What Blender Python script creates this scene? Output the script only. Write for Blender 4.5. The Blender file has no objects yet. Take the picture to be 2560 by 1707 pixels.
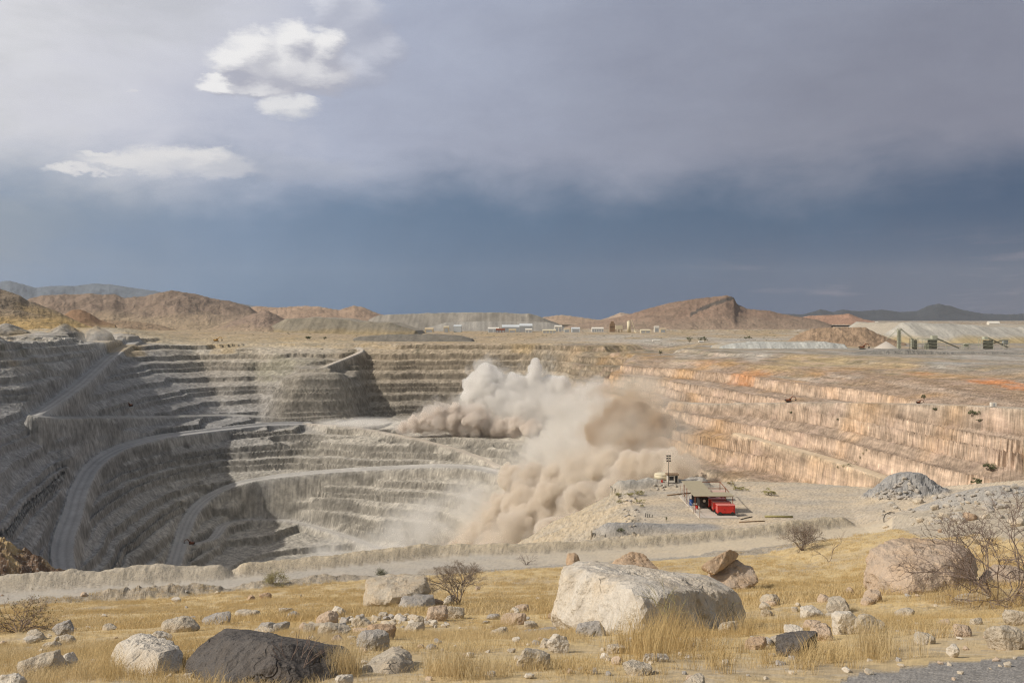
import bpy, bmesh, math, random, time
import numpy as np
from mathutils import Vector, Matrix, geometry
T0 = time.time()
scene = bpy.context.scene
col = scene.collection
F, CX, HY = 2309.0, 1280.0, 795.0          # focal length, centre column and horizon row of the photograph in its own pixels

# ------------------------------------------------------------------ camera
cam = bpy.data.cameras.new('camera'); camo = bpy.data.objects.new('camera', cam); col.objects.link(camo)
camo.location = (0, 0, 0); camo.rotation_euler = (math.radians(90), 0, 0)
cam.sensor_width = 36.0; cam.lens = 36.0 * F / 2560.0
cam.shift_y = (HY - 853.5) / 2560.0
cam.clip_start = 0.2; cam.clip_end = 80000
scene.camera = camo

# ------------------------------------------------------------------ sun and sky
SUN_EL, SUN_AZ = math.radians(39.5), math.radians(17)       # from the left, a little behind the camera
sd = Vector((-math.cos(SUN_EL) * math.cos(SUN_AZ), -math.cos(SUN_EL) * math.sin(SUN_AZ), math.sin(SUN_EL)))
sun = bpy.data.lights.new('sun', 'SUN'); suno = bpy.data.objects.new('sun', sun); col.objects.link(suno)
sun.energy = 3.6; sun.angle = math.radians(0.53); sun.color = (1.0, 0.93, 0.82)
suno.rotation_euler = sd.to_track_quat('Z', 'Y').to_euler()
suno.location = (-60, -20, 60)

def s2l(r, g, b):
    f = lambda c: (c / 255) / 12.92 if c / 255 <= 0.04045 else ((c / 255 + 0.055) / 1.055) ** 2.4
    return (f(r), f(g), f(b), 1.0)

def s2h(r, g, b, d):
    return tuple(max(0.012, c - k) for c, k in zip(s2l(r, g, b)[:3], (d, d * .92, d * .95))) + (1.0,)     # what the storm itself shows behind the haze in front of it

class NT:
    """small helper round a node tree"""
    def __init__(s, tree):
        s.t = tree; s.n = tree.nodes; s.l = tree.links
    def put(s, sock, v):
        if isinstance(v, bpy.types.NodeSocket): s.l.new(v, sock)
        elif v is not None:
            try: sock.default_value = v
            except Exception: sock.default_value = tuple(v)[:3]
    def m(s, op, a, b=None, c=None, clamp=False):
        n = s.n.new('ShaderNodeMath'); n.operation = op; n.use_clamp = clamp
        s.put(n.inputs[0], a)
        if b is not None: s.put(n.inputs[1], b)
        if c is not None: s.put(n.inputs[2], c)
        return n.outputs[0]
    def v(s, op, a, b=None):
        n = s.n.new('ShaderNodeVectorMath'); n.operation = op
        s.put(n.inputs[0], a)
        if b is not None: s.put(n.inputs[1], b)
        return n.outputs['Value'] if op in ('DOT_PRODUCT', 'LENGTH') else n.outputs[0]
    def xyz(s, x, y, z):
        n = s.n.new('ShaderNodeCombineXYZ')
        for i, q in enumerate((x, y, z)): s.put(n.inputs[i], q)
        return n.outputs[0]
    def sep(s, v):
        n = s.n.new('ShaderNodeSeparateXYZ'); s.put(n.inputs[0], v); return n.outputs
    def noise(s, vec, scale, detail=4, rough=0.5, dist=0.0, color=False, kind='NOISE'):
        n = s.n.new('ShaderNodeTexNoise'); s.put(n.inputs['Vector'], vec)
        n.inputs['Scale'].default_value = scale; n.inputs['Detail'].default_value = detail
        n.inputs['Roughness'].default_value = rough; n.inputs['Distortion'].default_value = dist
        return n.outputs['Color' if color else 'Fac']
    def vor(s, vec, scale, feature='F1', out='Distance'):
        n = s.n.new('ShaderNodeTexVoronoi'); n.feature = feature; s.put(n.inputs['Vector'], vec)
        n.inputs['Scale'].default_value = scale; return n.outputs[out]
    def ramp(s, fac, stops, interp='LINEAR'):
        n = s.n.new('ShaderNodeValToRGB'); cr = n.color_ramp; cr.interpolation = interp
        while len(cr.elements) < len(stops): cr.elements.new(0.5)
        for e, (p, c) in zip(cr.elements, stops): e.position = p; e.color = c
        s.put(n.inputs[0], fac); return n.outputs[0]
    def mix(s, fac, a, b, mode='MIX'):
        n = s.n.new('ShaderNodeMix'); n.data_type = 'RGBA'; n.blend_type = mode
        s.put(n.inputs['Factor'], fac); s.put(n.inputs[6], a); s.put(n.inputs[7], b); return n.outputs[2]
    def sstep(s, x, lo, hi):
        n = s.n.new('ShaderNodeMapRange'); n.interpolation_type = 'SMOOTHSTEP'; s.put(n.inputs[0], x)
        s.put(n.inputs[1], lo); s.put(n.inputs[2], hi); n.inputs[3].default_value = 0; n.inputs[4].default_value = 1
        return n.outputs[0]

world = bpy.data.worlds.new('World'); scene.world = world; world.use_nodes = True
w = NT(world.node_tree); w.n.clear()
tc = w.n.new('ShaderNodeTexCoord'); D = w.v('NORMALIZE', tc.outputs['Generated'])
dx, dy, dz = w.sep(D)
az = w.m('ARCTAN2', dx, dy); el = w.m('ARCSINE', dz)
pol = w.xyz(az, w.m('MULTIPLY', el, 2.2), 0.0)                       # angles on the sky, in radians
warp = w.noise(pol, 3.0, 3, 0.5, 0.0, True)
polw = w.v('ADD', pol, w.v('MULTIPLY', w.v('SUBTRACT', warp, (0.5, 0.5, 0.5)), (0.16, 0.10, 0.0)))
n_big = w.noise(polw, 3.2, 6, 0.55)
n_fine = w.noise(polw, 11.0, 6, 0.55)
g = w.v('DOT_PRODUCT', D, (-0.85, -0.10, 0.50))                      # brighter towards the sun behind thin cloud
gv = w.m('ADD', w.m('MULTIPLY_ADD', g, 0.5, 0.5), w.m('MULTIPLY_ADD', n_big, 0.15, -0.075))
high = w.ramp(gv, [(0.24, s2l(123, 125, 141)), (0.36, s2l(133, 137, 153)), (0.48, s2l(149, 155, 173)), (0.58, s2l(171, 178, 197)), (0.64, s2l(201, 203, 214)),
                   (0.72, s2l(217, 217, 222)), (0.85, s2l(214, 213, 214)), (1.0, s2l(206, 205, 205))])
rain = w.ramp(gv, [(0.24, s2h(84, 100, 126, .05)), (0.36, s2h(90, 108, 133, .05)), (0.48, s2h(105, 125, 151, .05)), (0.58, s2h(120, 140, 166, .045)), (0.68, s2h(137, 155, 180, .03)), (0.8, s2h(160, 175, 196, .02))])
# the rain shaft pales near the horizon, warm grey far right, bluish grey left
low = w.ramp(gv, [(0.24, s2h(114, 114, 128, .075)), (0.36, s2h(102, 114, 138, .075)), (0.48, s2h(102, 122, 150, .075)), (0.6, s2h(124, 144, 170, .07)), (0.7, s2h(146, 161, 183, .06)), (0.85, s2h(180, 188, 202, .05))])
lowm = w.m('SUBTRACT', 1.0, w.sstep(w.m('ADD', el, w.m('MULTIPLY_ADD', n_fine, 0.06, -0.03)), -0.005, 0.11))
streak = w.noise(w.xyz(w.m('MULTIPLY_ADD', el, -0.25, az), w.m('MULTIPLY', el, 0.35), 2.0), 9.0, 3, 0.5)
rain = w.mix(lowm, rain, low)
rain = w.mix(1.0, rain, w.ramp(streak, [(0.3, (0.93, 0.94, 0.95, 1)), (0.7, (1.07, 1.06, 1.05, 1))]), 'MULTIPLY')
wisp = w.m('MULTIPLY', w.sstep(w.noise(w.v('MULTIPLY', polw, (1, 3.5, 1)), 7.0, 5, 0.6), 0.52, 0.75), w.m('MULTIPLY', w.sstep(az, 0.1, 0.4), w.m('SUBTRACT', 1.0, w.sstep(el, 0.04, 0.10))))
rain = w.mix(w.m('MULTIPLY', wisp, 0.55), rain, s2l(146, 138, 148))
edge = w.m('ADD', w.m('ADD', el, w.m('MULTIPLY_ADD', n_fine, 0.055, -0.0275)), w.m('MULTIPLY_ADD', n_big, 0.07, -0.035))
rm = w.sstep(w.m('ADD', edge, w.m('MULTIPLY_ADD', n_big, 0.06, -0.03)), 0.102, 0.182)
cloudy = w.mix(rm, rain, w.mix(1.0, high, w.ramp(n_fine, [(0.3, (0.95, 0.95, 0.96, 1)), (0.7, (1.05, 1.05, 1.04, 1))]), 'MULTIPLY'))
# open patch of hazy blue low on the left: the clear sky itself
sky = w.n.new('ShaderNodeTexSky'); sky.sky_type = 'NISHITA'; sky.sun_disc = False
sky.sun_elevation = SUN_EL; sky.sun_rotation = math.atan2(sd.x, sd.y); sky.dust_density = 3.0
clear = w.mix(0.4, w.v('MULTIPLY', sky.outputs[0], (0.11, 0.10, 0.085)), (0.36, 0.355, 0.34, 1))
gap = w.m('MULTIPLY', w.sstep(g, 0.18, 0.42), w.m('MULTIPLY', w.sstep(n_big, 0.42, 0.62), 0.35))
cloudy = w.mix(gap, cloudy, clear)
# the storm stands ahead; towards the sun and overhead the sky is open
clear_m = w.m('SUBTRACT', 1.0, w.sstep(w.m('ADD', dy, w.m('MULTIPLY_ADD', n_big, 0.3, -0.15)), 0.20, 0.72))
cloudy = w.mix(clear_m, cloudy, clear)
# cumulus heads: lobes on the sky, roughened, shaded towards the sun side
def ang(px, py): return math.atan((px - CX) / F), math.asin((HY - py) / math.sqrt(F * F + (px - CX) ** 2 + (HY - py) ** 2))
pw = w.v('ADD', pol, w.v('MULTIPLY', w.v('SUBTRACT', w.noise(pol, 26.0, 5, 0.6, 0.0, True), (0.5, 0.5, 0.5)), (0.036, 0.060, 0.0)))
pw = w.v('ADD', pw, w.v('MULTIPLY', w.v('SUBTRACT', w.noise(pol, 85.0, 4, 0.6, 0.0, True), (0.5, 0.5, 0.5)), (0.014, 0.022, 0.0)))
def lobes_field(vec, lobes):
    x_, y_, _ = w.sep(vec); f = None
    for px, py, rx, ry in lobes:
        a0, e0 = ang(px, py); e0 *= 2.2
        da = w.m('MULTIPLY', w.m('SUBTRACT', x_, a0), F / rx / 0.95); de = w.m('MULTIPLY', w.m('SUBTRACT', y_, e0), F / ry / 2.2 / 0.98)
        q = w.m('SUBTRACT', 1.0, w.m('MULTIPLY_ADD', da, da, w.m('MULTIPLY', de, de)))
        f = q if f is None else w.m('SMOOTH_MAX', f, q, 0.7)
    return f
def cumulus(base, lobes, soft, top, und, k=0.55, op=1.0, lo=0.0):
    f0 = lobes_field(pw, lobes); f1 = lobes_field(w.v('ADD', pw, (-0.010, 0.030, 0.0)), lobes)
    f0 = w.m('MAXIMUM', f0, -2.0); f1 = w.m('MAXIMUM', f1, -2.0)
    lit = w.m('MULTIPLY_ADD', w.m('SUBTRACT', f0, f1), k, 0.42)
    c = w.mix(w.sstep(w.m('ADD', lit, w.m('MULTIPLY_ADD', n_fine, 0.5, -0.25)), 0.1, 0.95), s2l(*und), s2l(*top))
    return w.mix(w.m('MULTIPLY', w.sstep(f0, lo, lo + soft), op), base, c)
cloudy = cumulus(cloudy, [(880, 50, 95, 90), (940, 120, 90, 60), (870, 180, 120, 60), (835, 0, 70, 60)], 0.9, (216, 218, 227), (164, 169, 186), 0.5, 0.9, -0.25)
cloudy = cumulus(cloudy, [(545, 212, 58, 26), (580, 155, 60, 48), (640, 118, 62, 52), (735, 98, 66, 50), (810, 118, 62, 56), (700, 165, 185, 72), (660, 222, 120, 30), (780, 185, 120, 52)], 0.95, (238, 237, 237), (172, 174, 187), 0.75, 1.0, -0.15)
cloudy = cumulus(cloudy, [(690, 270, 46, 30), (760, 262, 56, 26), (728, 272, 85, 34)], 1.1, (224, 224, 226), (194, 197, 206), 0.4, 1.0, -0.1)
cloudy = cumulus(cloudy, [(210, 425, 90, 12), (320, 412, 90, 24), (420, 398, 110, 36), (510, 402, 90, 36), (560, 425, 80, 28), (420, 418, 230, 28), (245, 386, 42, 10)], 1.1, (222, 221, 222), (188, 192, 203), 0.35, 1.0, -0.25)
cloudy = cumulus(cloudy, [(660, 420, 150, 40), (800, 430, 150, 34)], 1.2, (176, 181, 194), (160, 167, 184), 0.3, 0.5, -0.3)
cloudy = cumulus(cloudy, [(338, 224, 22, 10)], 1.0, (214, 214, 219), (206, 207, 215), 0.3)
ground_side = w.sstep(el, -0.03, -0.005)
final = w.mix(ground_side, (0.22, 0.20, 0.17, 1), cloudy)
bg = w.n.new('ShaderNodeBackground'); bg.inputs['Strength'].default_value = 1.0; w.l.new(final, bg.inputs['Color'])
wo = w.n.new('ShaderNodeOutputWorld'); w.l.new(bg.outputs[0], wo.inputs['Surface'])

vs = scene.view_settings; vs.view_transform = 'Standard'; vs.look = 'None'; vs.exposure = 0.0; vs.gamma = 1.0; vs.use_curve_mapping = False
cy = scene.cycles
cy.use_denoising = True; cy.denoising_prefilter = 'FAST'; cy.denoising_quality = 'HIGH'; cy.filter_width = 1.2; cy.denoiser = 'OPENIMAGEDENOISE'; cy.max_bounces = 12; cy.diffuse_bounces = 3; cy.glossy_bounces = 2
cy.transmission_bounces = 2; cy.volume_bounces = 10; cy.transparent_max_bounces = 8; cy.sample_clamp_indirect = 6
cy.use_adaptive_sampling = True; cy.adaptive_threshold = 0.015
# ------------------------------------------------------------------ numeric tools
def P(px, py, Y): return ((px - CX) / F * Y, Y, -(py - HY) / F * Y)
def _h(ix, iy, iz, seed):
    h = (ix * 374761393 + iy * 668265263 + iz * 2147483647 + seed * 974634321) & 0xffffffff
    h = ((h ^ (h >> 13)) * 1274126177) & 0xffffffff
    return (h ^ (h >> 16)) & 0xffff
def vn2(x, y, seed=0):
    """gradient noise, about -1..1"""
    ix = np.floor(x).astype(np.int64); iy = np.floor(y).astype(np.int64); fx = (x - ix).astype(np.float32); fy = (y - iy).astype(np.float32)
    ux = fx * fx * fx * (fx * (fx * 6 - 15) + 10); uy = fy * fy * fy * (fy * (fy * 6 - 15) + 10)
    def gr(a, b, qx, qy):
        t = _h(ix + a, iy + b, 0, seed).astype(np.float32) * np.float32(2 * math.pi / 65536); return np.cos(t) * qx + np.sin(t) * qy
    a = gr(0, 0, fx, fy); b = gr(1, 0, fx - 1, fy); c = gr(0, 1, fx, fy - 1); d = gr(1, 1, fx - 1, fy - 1)
    return ((a + (b - a) * ux) * (1 - uy) + (c + (d - c) * ux) * uy) * 1.5
def fbm2(x, y, oct=4, seed=0, gain=0.5, ridged=False):
    s = np.zeros(np.shape(x), np.float32); a = 1.0; f = 1.0; tot = 0
    for o in range(oct):
        n = vn2(x * f, y * f, seed + o * 17)
        s += a * ((1 - 2 * np.abs(n)) if ridged else n); tot += a; a *= gain; f *= 2.03
    return s / tot
def vn3(p, seed=0):
    ip = np.floor(p).astype(np.int64); f = (p - ip).astype(np.float32); u = f * f * (3 - 2 * f); r = 0
    for a in (0, 1):
        for b in (0, 1):
            for c in (0, 1):
                h = _h(ip[:, 0] + a, ip[:, 1] + b, ip[:, 2] + c, seed).astype(np.float32) / 32767.5 - 1
                r = r + h * (u[:, 0] if a else 1 - u[:, 0]) * (u[:, 1] if b else 1 - u[:, 1]) * (u[:, 2] if c else 1 - u[:, 2])
    return r
def fbm3(p, oct=4, seed=0, gain=0.5, ridged=False):
    s = 0; a = 1.0; f = 1.0; tot = 0
    for o in range(oct):
        n = vn3(p * f + o * 7.3, seed + o * 13); s = s + a * ((1 - 2 * np.abs(n)) if ridged else n); tot += a; a *= gain; f *= 2.07
    return s / tot
def sst(x, a, b): t = np.clip((x - a) / (b - a), 0, 1); return t * t * (3 - 2 * t)
def lerp(a, b, t): return a + (b - a) * t

# ------------------------------------------------------------------ object helpers
def setp(o, label=None, cat=None, group=None, kind=None):
    if label: o['label'] = label
    if cat: o['category'] = cat
    if group: o['group'] = group
    if kind: o['kind'] = kind
    return o
def mesh_np(name, V, quads=None, tris=None, mat=None, parent=None, cols=None, normals=None, smooth=True):
    me = bpy.data.meshes.new(name)
    V = np.ascontiguousarray(V, np.float32)
    parts, starts, n = [], [], 0
    if quads is not None and len(quads): q = np.asarray(quads, np.int32); parts.append(q.ravel()); starts.append(np.arange(len(q), dtype=np.int32) * 4); n = len(q) * 4
    if tris is not None and len(tris): t = np.asarray(tris, np.int32); parts.append(t.ravel()); starts.append(np.arange(len(t), dtype=np.int32) * 3 + n)
    loops = np.concatenate(parts); st = np.concatenate(starts)
    me.vertices.add(len(V)); me.vertices.foreach_set('co', V.ravel())
    me.loops.add(len(loops)); me.loops.foreach_set('vertex_index', loops)
    me.polygons.add(len(st)); me.polygons.foreach_set('loop_start', st)
    me.update(calc_edges=True); me.validate()
    if smooth is not None: me.polygons.foreach_set('use_smooth', np.full(len(st), bool(smooth)))
    if cols is not None:
        at = me.color_attributes.new('tint', 'FLOAT_COLOR', 'POINT')
        c4 = np.ones((len(V), 4), np.float32); c4[:, :3] = cols; at.data.foreach_set('color', c4.ravel())
    if normals is not None: me.normals_split_custom_set_from_vertices(normals)
    if mat: me.materials.append(mat)
    o = bpy.data.objects.new(name, me); col.objects.link(o)
    if parent: o.parent = parent
    return o
def obj_bm(name, bm, mat=None, parent=None, smooth=False):
    me = bpy.data.meshes.new(name); bm.normal_update(); bm.to_mesh(me); bm.free()
    if smooth: me.polygons.foreach_set('use_smooth', np.full(len(me.polygons), True))
    if mat: me.materials.append(mat)
    o = bpy.data.objects.new(name, me); col.objects.link(o)
    if parent: o.parent = parent
    return o
def empty(name, loc, rz=0.0):
    o = bpy.data.objects.new(name, None); col.objects.link(o); o.location = loc; o.rotation_euler = (0, 0, rz); o.empty_display_size = 0.3; return o
def box(bm, x0, x1, y0, y1, z0, z1):
    vs_ = [bm.verts.new(p) for p in ((x0, y0, z0), (x1, y0, z0), (x1, y1, z0), (x0, y1, z0), (x0, y0, z1), (x1, y0, z1), (x1, y1, z1), (x0, y1, z1))]
    for f in ((0, 3, 2, 1), (4, 5, 6, 7), (0, 1, 5, 4), (1, 2, 6, 5), (2, 3, 7, 6), (3, 0, 4, 7)): bm.faces.new([vs_[i] for i in f])
    return vs_
def tube(bm, pts, rad, n=6, cap=True):
    pts = [Vector(p) for p in pts]; rad = rad if hasattr(rad, '__len__') else [rad] * len(pts); rings = []
    for i, p in enumerate(pts):
        d = (pts[min(i + 1, len(pts) - 1)] - pts[max(i - 1, 0)])
        if d.length < 1e-9: d = Vector((0, 0, 1))
        d.normalize(); a = d.orthogonal().normalized() if i == 0 else None
        if i == 0: A = a
        else: A = (A - d * A.dot(d)); A = A.normalized() if A.length > 1e-6 else d.orthogonal().normalized()
        B = d.cross(A)
        rings.append([bm.verts.new(p + (A * math.cos(2 * math.pi * k / n) + B * math.sin(2 * math.pi * k / n)) * rad[i]) for k in range(n)])
    for r0, r1 in zip(rings, rings[1:]):
        for k in range(n): bm.faces.new((r0[k], r0[(k + 1) % n], r1[(k + 1) % n], r1[k]))
    if cap and n > 2: bm.faces.new(list(reversed(rings[0]))); bm.faces.new(rings[-1])
def new_mat(name):
    m = bpy.data.materials.new(name); m.use_nodes = True; m.node_tree.nodes.clear(); return m, NT(m.node_tree)
def finish(t, base, rough=0.9, bump=None, bstr=0.3, bdist=0.05, spec=0.2, metal=0.0):
    b = t.n.new('ShaderNodeBsdfPrincipled'); t.put(b.inputs['Base Color'], base); t.put(b.inputs['Roughness'], rough)
    b.inputs['Specular IOR Level'].default_value = spec; t.put(b.inputs['Metallic'], metal)
    if bump is not None:
        q = t.n.new('ShaderNodeBump'); q.inputs['Strength'].default_value = bstr; q.inputs['Distance'].default_value = bdist
        t.l.new(bump, q.inputs['Height']); t.l.new(q.outputs[0], b.inputs['Normal'])
    o = t.n.new('ShaderNodeOutputMaterial'); t.l.new(b.outputs[0], o.inputs['Surface']); return b
def gpos(t): return t.n.new('ShaderNodeNewGeometry').outputs['Position']
def ocoord(t): return t.n.new('ShaderNodeTexCoord').outputs['Object']
def plain_mat(name, rgb, rough=0.7, var=0.18, scale=6.0, spec=0.25, metal=0.0):
    """paint or plain stuff with uneven dirt and wear"""
    m, t = new_mat(name); p = ocoord(t)
    n1 = t.noise(p, scale, 5, 0.6); n2 = t.noise(p, scale * 7, 3, 0.6)
    v = t.m('MULTIPLY_ADD', n1, 2 * var, 1 - var); v = t.m('MULTIPLY', v, t.m('MULTIPLY_ADD', n2, var, 1 - var / 2))
    c = t.v('MULTIPLY', tuple(rgb), t.xyz(v, v, v))
    finish(t, c, rough, n2, 0.15, 0.01, spec, metal); return m
# ------------------------------------------------------------------ the lie of the land: break lines surveyed as (column, row, metres away)
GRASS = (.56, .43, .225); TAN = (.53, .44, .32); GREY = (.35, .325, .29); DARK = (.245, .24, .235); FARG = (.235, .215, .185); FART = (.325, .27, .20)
ORA = (.455, .35, .268); ORA2 = (.44, .315, .215); RED = (.50, .25, .13); PALE = (.45, .425, .38); PLAIN = (.37, .29, .195); PIT = (.335, .312, .272); SCREE = (.42, .365, .285)
TV, TA, TE = [], [], []            # points, attributes (bench weight, colour), edges
def line(pts, c, b=0.0, closed=False, world=False):
    i0 = len(TV)
    for p in pts:
        q = p if world else P(*p)
        TV.append(q); TA.append((b,) + tuple(c))
    for i in range(len(pts) - 1): TE.append((i0 + i, i0 + i + 1))
def pts_(pts, c, b=0.0, world=False):
    for p in pts: TV.append(p if world else P(*p)); TA.append((b,) + tuple(c))
# the near hillside, row by row (column -> height)
prof = [(0.4, -1.50), (4, -1.87), (6, -2.28), (8, -2.9), (11, -3.83), (14, -4.75), (20, -6.6), (30, -9.6), (40, -12.7), (52, -16.1), (66, -19.9), (78, -23.0)]
for Y, z in prof:
    for px, k in ((-3400, 1.10), (-1500, 1.09), (-500, 1.08), (0, 1.06), (400, 1.04), (800, 1.01), (1150, 1.0), (1500, .985), (1800, .97), (2150, .945), (2500, .92), (3000, .88), (4000, .82), (5600, .78)):
        kk = 1 + (k - 1) * min(1, Y / 20)
        if px > 2150 and Y > 60: continue
        pts_([((px - CX) / F * Y, Y, z * kk - (0.3 if px < 0 and Y > 60 else 0))], GRASS, 0, True)
RZ = -27.0
def lev(px, Y, z=RZ): return ((px - CX) / F * Y, Y, z)
# near edge and far edge of the haul road below the hill, then the pit rim
line([lev(-2600, 70), lev(-900, 79), lev(0, 85), lev(300, 87.5), lev(700, 93), lev(1100, 98), lev(1500, 102), lev(1900, 106.5), lev(2212, 110, -26.9)], GREY, world=True)
line([lev(-2600, 76), lev(-900, 84.5), lev(0, 90.5), lev(533, 94), lev(1092, 103.5), lev(1348, 105), lev(1660, 108.5), lev(1926, 114), lev(2122, 118.5)], GREY, world=True)
rim = [lev(-2600, 80), lev(-900, 89), lev(0, 95), lev(533, 98.5), lev(1092, 107.5), lev(1348, 109.5), lev(1490, 112.5), (15.4, 120.5, RZ), (17.2, 127, RZ), (17.2, 136, RZ), (18.0, 144, RZ + .3)]
line(rim + [lev(1700, 151), lev(1850, 153), lev(2000, 152), lev(2150, 148), lev(2300, 143, -26.3), lev(2450, 134, -24.9), lev(2560, 130, -23.4), lev(2800, 124, -20.6), lev(3600, 118, -17)], SCREE, world=True)
pts_([lev(px, Y) for Y in (118, 128, 138, 147) for px in (1640, 1760, 1900, 2020)], TAN, world=True)
pts_([lev(2130, 128), lev(2150, 120, -26.9), lev(2120, 138), lev(2060, 147)], TAN, world=True)
# rubble ground right of the junction, climbing to the right
pts_([(2230, 1330, 108), (2220, 1285, 122), (2400, 1296, 100), (2560, 1296, 90), (2340, 1247, 130), (2450, 1228, 127), (2560, 1212, 124), (2300, 1350, 88), (2560, 1352, 66), (2420, 1400, 52), (2900, 1330, 62), (3200, 1250, 90)], SCREE)
# bank falling left of the platform, the spur in the lower left corner
line([(2.5, 112, -35), (3.6, 126, -34), (4.0, 140, -33.4), (6, 147, -33)], SCREE, world=True)
line([(-10, 113, -45), (-10, 128, -43), (-9, 146, -42)], SCREE, world=True)
line([(-150, 150, -34), (-97, 150, -33.5), (-83, 150, -36.8), (-79, 151, -39.2), (-73, 151, -42.4), (-64, 152, -47)], (.27, .185, .12), world=True)
pts_([(-100, 122, -46), (-70, 122, -47), (-50, 122, -47), (-20, 125, -52), (-90, 195, -80), (-150, 190, -75)], SCREE, world=True)
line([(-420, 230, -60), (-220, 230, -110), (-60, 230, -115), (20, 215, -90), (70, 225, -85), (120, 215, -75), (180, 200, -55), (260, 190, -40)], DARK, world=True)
# pit floor and the right hand toe
line([(-230, 420, -239), (40, 400, -239), (60, 560, -239), (20, 760, -239), (-60, 850, -238.5), (-150, 880, -238), (-230, 850, -239), (-245, 600, -239)], PIT, world=True)
# left rim and wall
line([(-330, 300, -20), (-440, 600, -11), (-300, 836, 760), (0, 838, 850), (110, 842, 940), (200, 845, 1050), (270, 848, 1180), (335, 850, 1300)][2:], (.33, .32, .30), .5)
line([(-300, 120, -26), (-360, 300, -16), (-440, 600, -11)], DARK, .5, world=True)
RAMP0 = [(340, 851, 1300), (300, 874, 1200), (270, 895, 1110), (200, 960, 930), (130, 1010, 840), (85, 1040, 795)]
RAMPA = [(85, 1042, 770), (140, 1046, 812), (230, 1044, 902), (400, 1043, 1038), (560, 1038, 1165), (650, 1042, 1182)]
ROAD2 = [(765, 1059, 1150), (660, 1062, 1120), (560, 1073, 1062), (400, 1093, 978), (300, 1120, 918), (250, 1148, 868), (220, 1180, 820), (195, 1230, 765), (180, 1290, 700), (160, 1340, 655), (152, 1390, 620), (165, 1445, 588), (185, 1500, 560)]
RAMP1 = [(765, 1059, 1150), (860, 1063, 1105), (960, 1080, 1066), (1100, 1110, 1030), (1190, 1138, 1006), (1245, 1165, 972)]
ROAD3 = [(1250, 1182, 950), (1180, 1168, 985), (1100, 1165, 996), (950, 1171, 1006), (800, 1181, 1006), (690, 1192, 1001), (600, 1207, 991), (545, 1228, 978), (505, 1254, 962), (478, 1285, 925), (462, 1320, 890), (452, 1355, 856), (430, 1425, 790), (410, 1480, 750)]
ROAD4 = [(475, 1362, 862), (530, 1352, 885), (548, 1330, 925), (560, 1308, 955), (640, 1297, 985), (740, 1304, 985), (860, 1339, 955), (950, 1372, 920), (1010, 1398, 895)]
ROADR = [(1690, 1004, 830), (1770, 1009, 790), (1930, 1007, 720), (2100, 1005, 655), (2400, 1012, 545), (2560, 1020, 500), (2900, 1040, 420)]
RAMPT = [(806, 918, 1235), (870, 893, 1290), (905, 878, 1322), (895, 868, 1345)]
STRIP = [(1845, 1083, 702), (1926, 1105, 667), (2049, 1138, 612), (2171, 1177, 558), (2300, 1226, 504)]
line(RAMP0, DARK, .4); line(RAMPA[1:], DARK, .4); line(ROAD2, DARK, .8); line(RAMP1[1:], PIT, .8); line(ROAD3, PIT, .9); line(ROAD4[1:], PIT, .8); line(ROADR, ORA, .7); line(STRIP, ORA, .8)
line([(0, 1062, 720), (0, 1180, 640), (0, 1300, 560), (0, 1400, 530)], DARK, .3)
pts_([(-300, 1300, 450), (-200, 1150, 560)], DARK, .7)
# far-left spur, far rim, buttress
line([(372, 851, 1325), (480, 861, 1335), (640, 868, 1335), (760, 872, 1340), (850, 872, 1345)], (.36, .32, .26), .6)
line([(910, 868, 1340), (1000, 862, 1335), (1150, 860, 1335), (1300, 858, 1330), (1450, 862, 1300), (1600, 872, 1220), (1700, 888, 1060)], FART, .9)
line([(700, 945, 1200), (760, 935, 1195), (850, 926, 1215), (893, 945, 1245)], FARG, .4)
pts_([(760, 905, 1270)], FARG, .2)
line([(700, 1047, 1165), (800, 1046, 1178), (880, 1045, 1205), (925, 1038, 1245)], FARG, .4)
line([(925, 1038, 1245), (1000, 1036, 1252), (1150, 1032, 1275), (1300, 1024, 1280)], FARG, .9)
# blast bench
line([(800, 1073, 1098), (900, 1077, 1080), (1100, 1086, 1056), (1250, 1097, 1022), (1330, 1102, 990)], PIT, .9)
pts_([(850, 1055, 1155), (1000, 1054, 1160), (1150, 1050, 1170), (1300, 1055, 1140), (1330, 1077, 1055)], PALE, 0)
pts_([(1400, 1030, 1120), (1450, 990, 1080), (1550, 960, 1010)], FART, .7)
pts_([(1400, 1150, 880), (1300, 1250, 815), (1500, 1150, 770), (1120, 1390, 850), (1600, 1200, 700), (1780, 1210, 640), (2000, 1240, 575), (2200, 1290, 490)], SCREE, .6)
pts_([(120, 420, -150), (190, 330, -110)], SCREE, .6, True)
# right wall
line([(1700, 888, 1060), (1760, 893, 1000), (2000, 916, 835), (2300, 950, 665), (2560, 984, 565), (2800, 1012, 480), (3300, 1080, 380)], ORA2, .5)
line([(1560, 905, 1060), (1700, 930, 940), (1850, 944, 850), (2100, 968, 700), (2560, 1004, 520)], ORA, .75)
line([(1767, 1067, 735), (1830, 1080, 708)], ORA, .8); line([(2340, 1238, 487), (2400, 1262, 462), (2700, 1380, 370)], ORA, .8)
line([(1775, 1106, 712), (1967, 1172, 628), (2130, 1217, 562), (2300, 1270, 486), (2500, 1345, 410)], ORA2, .8)
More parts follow.
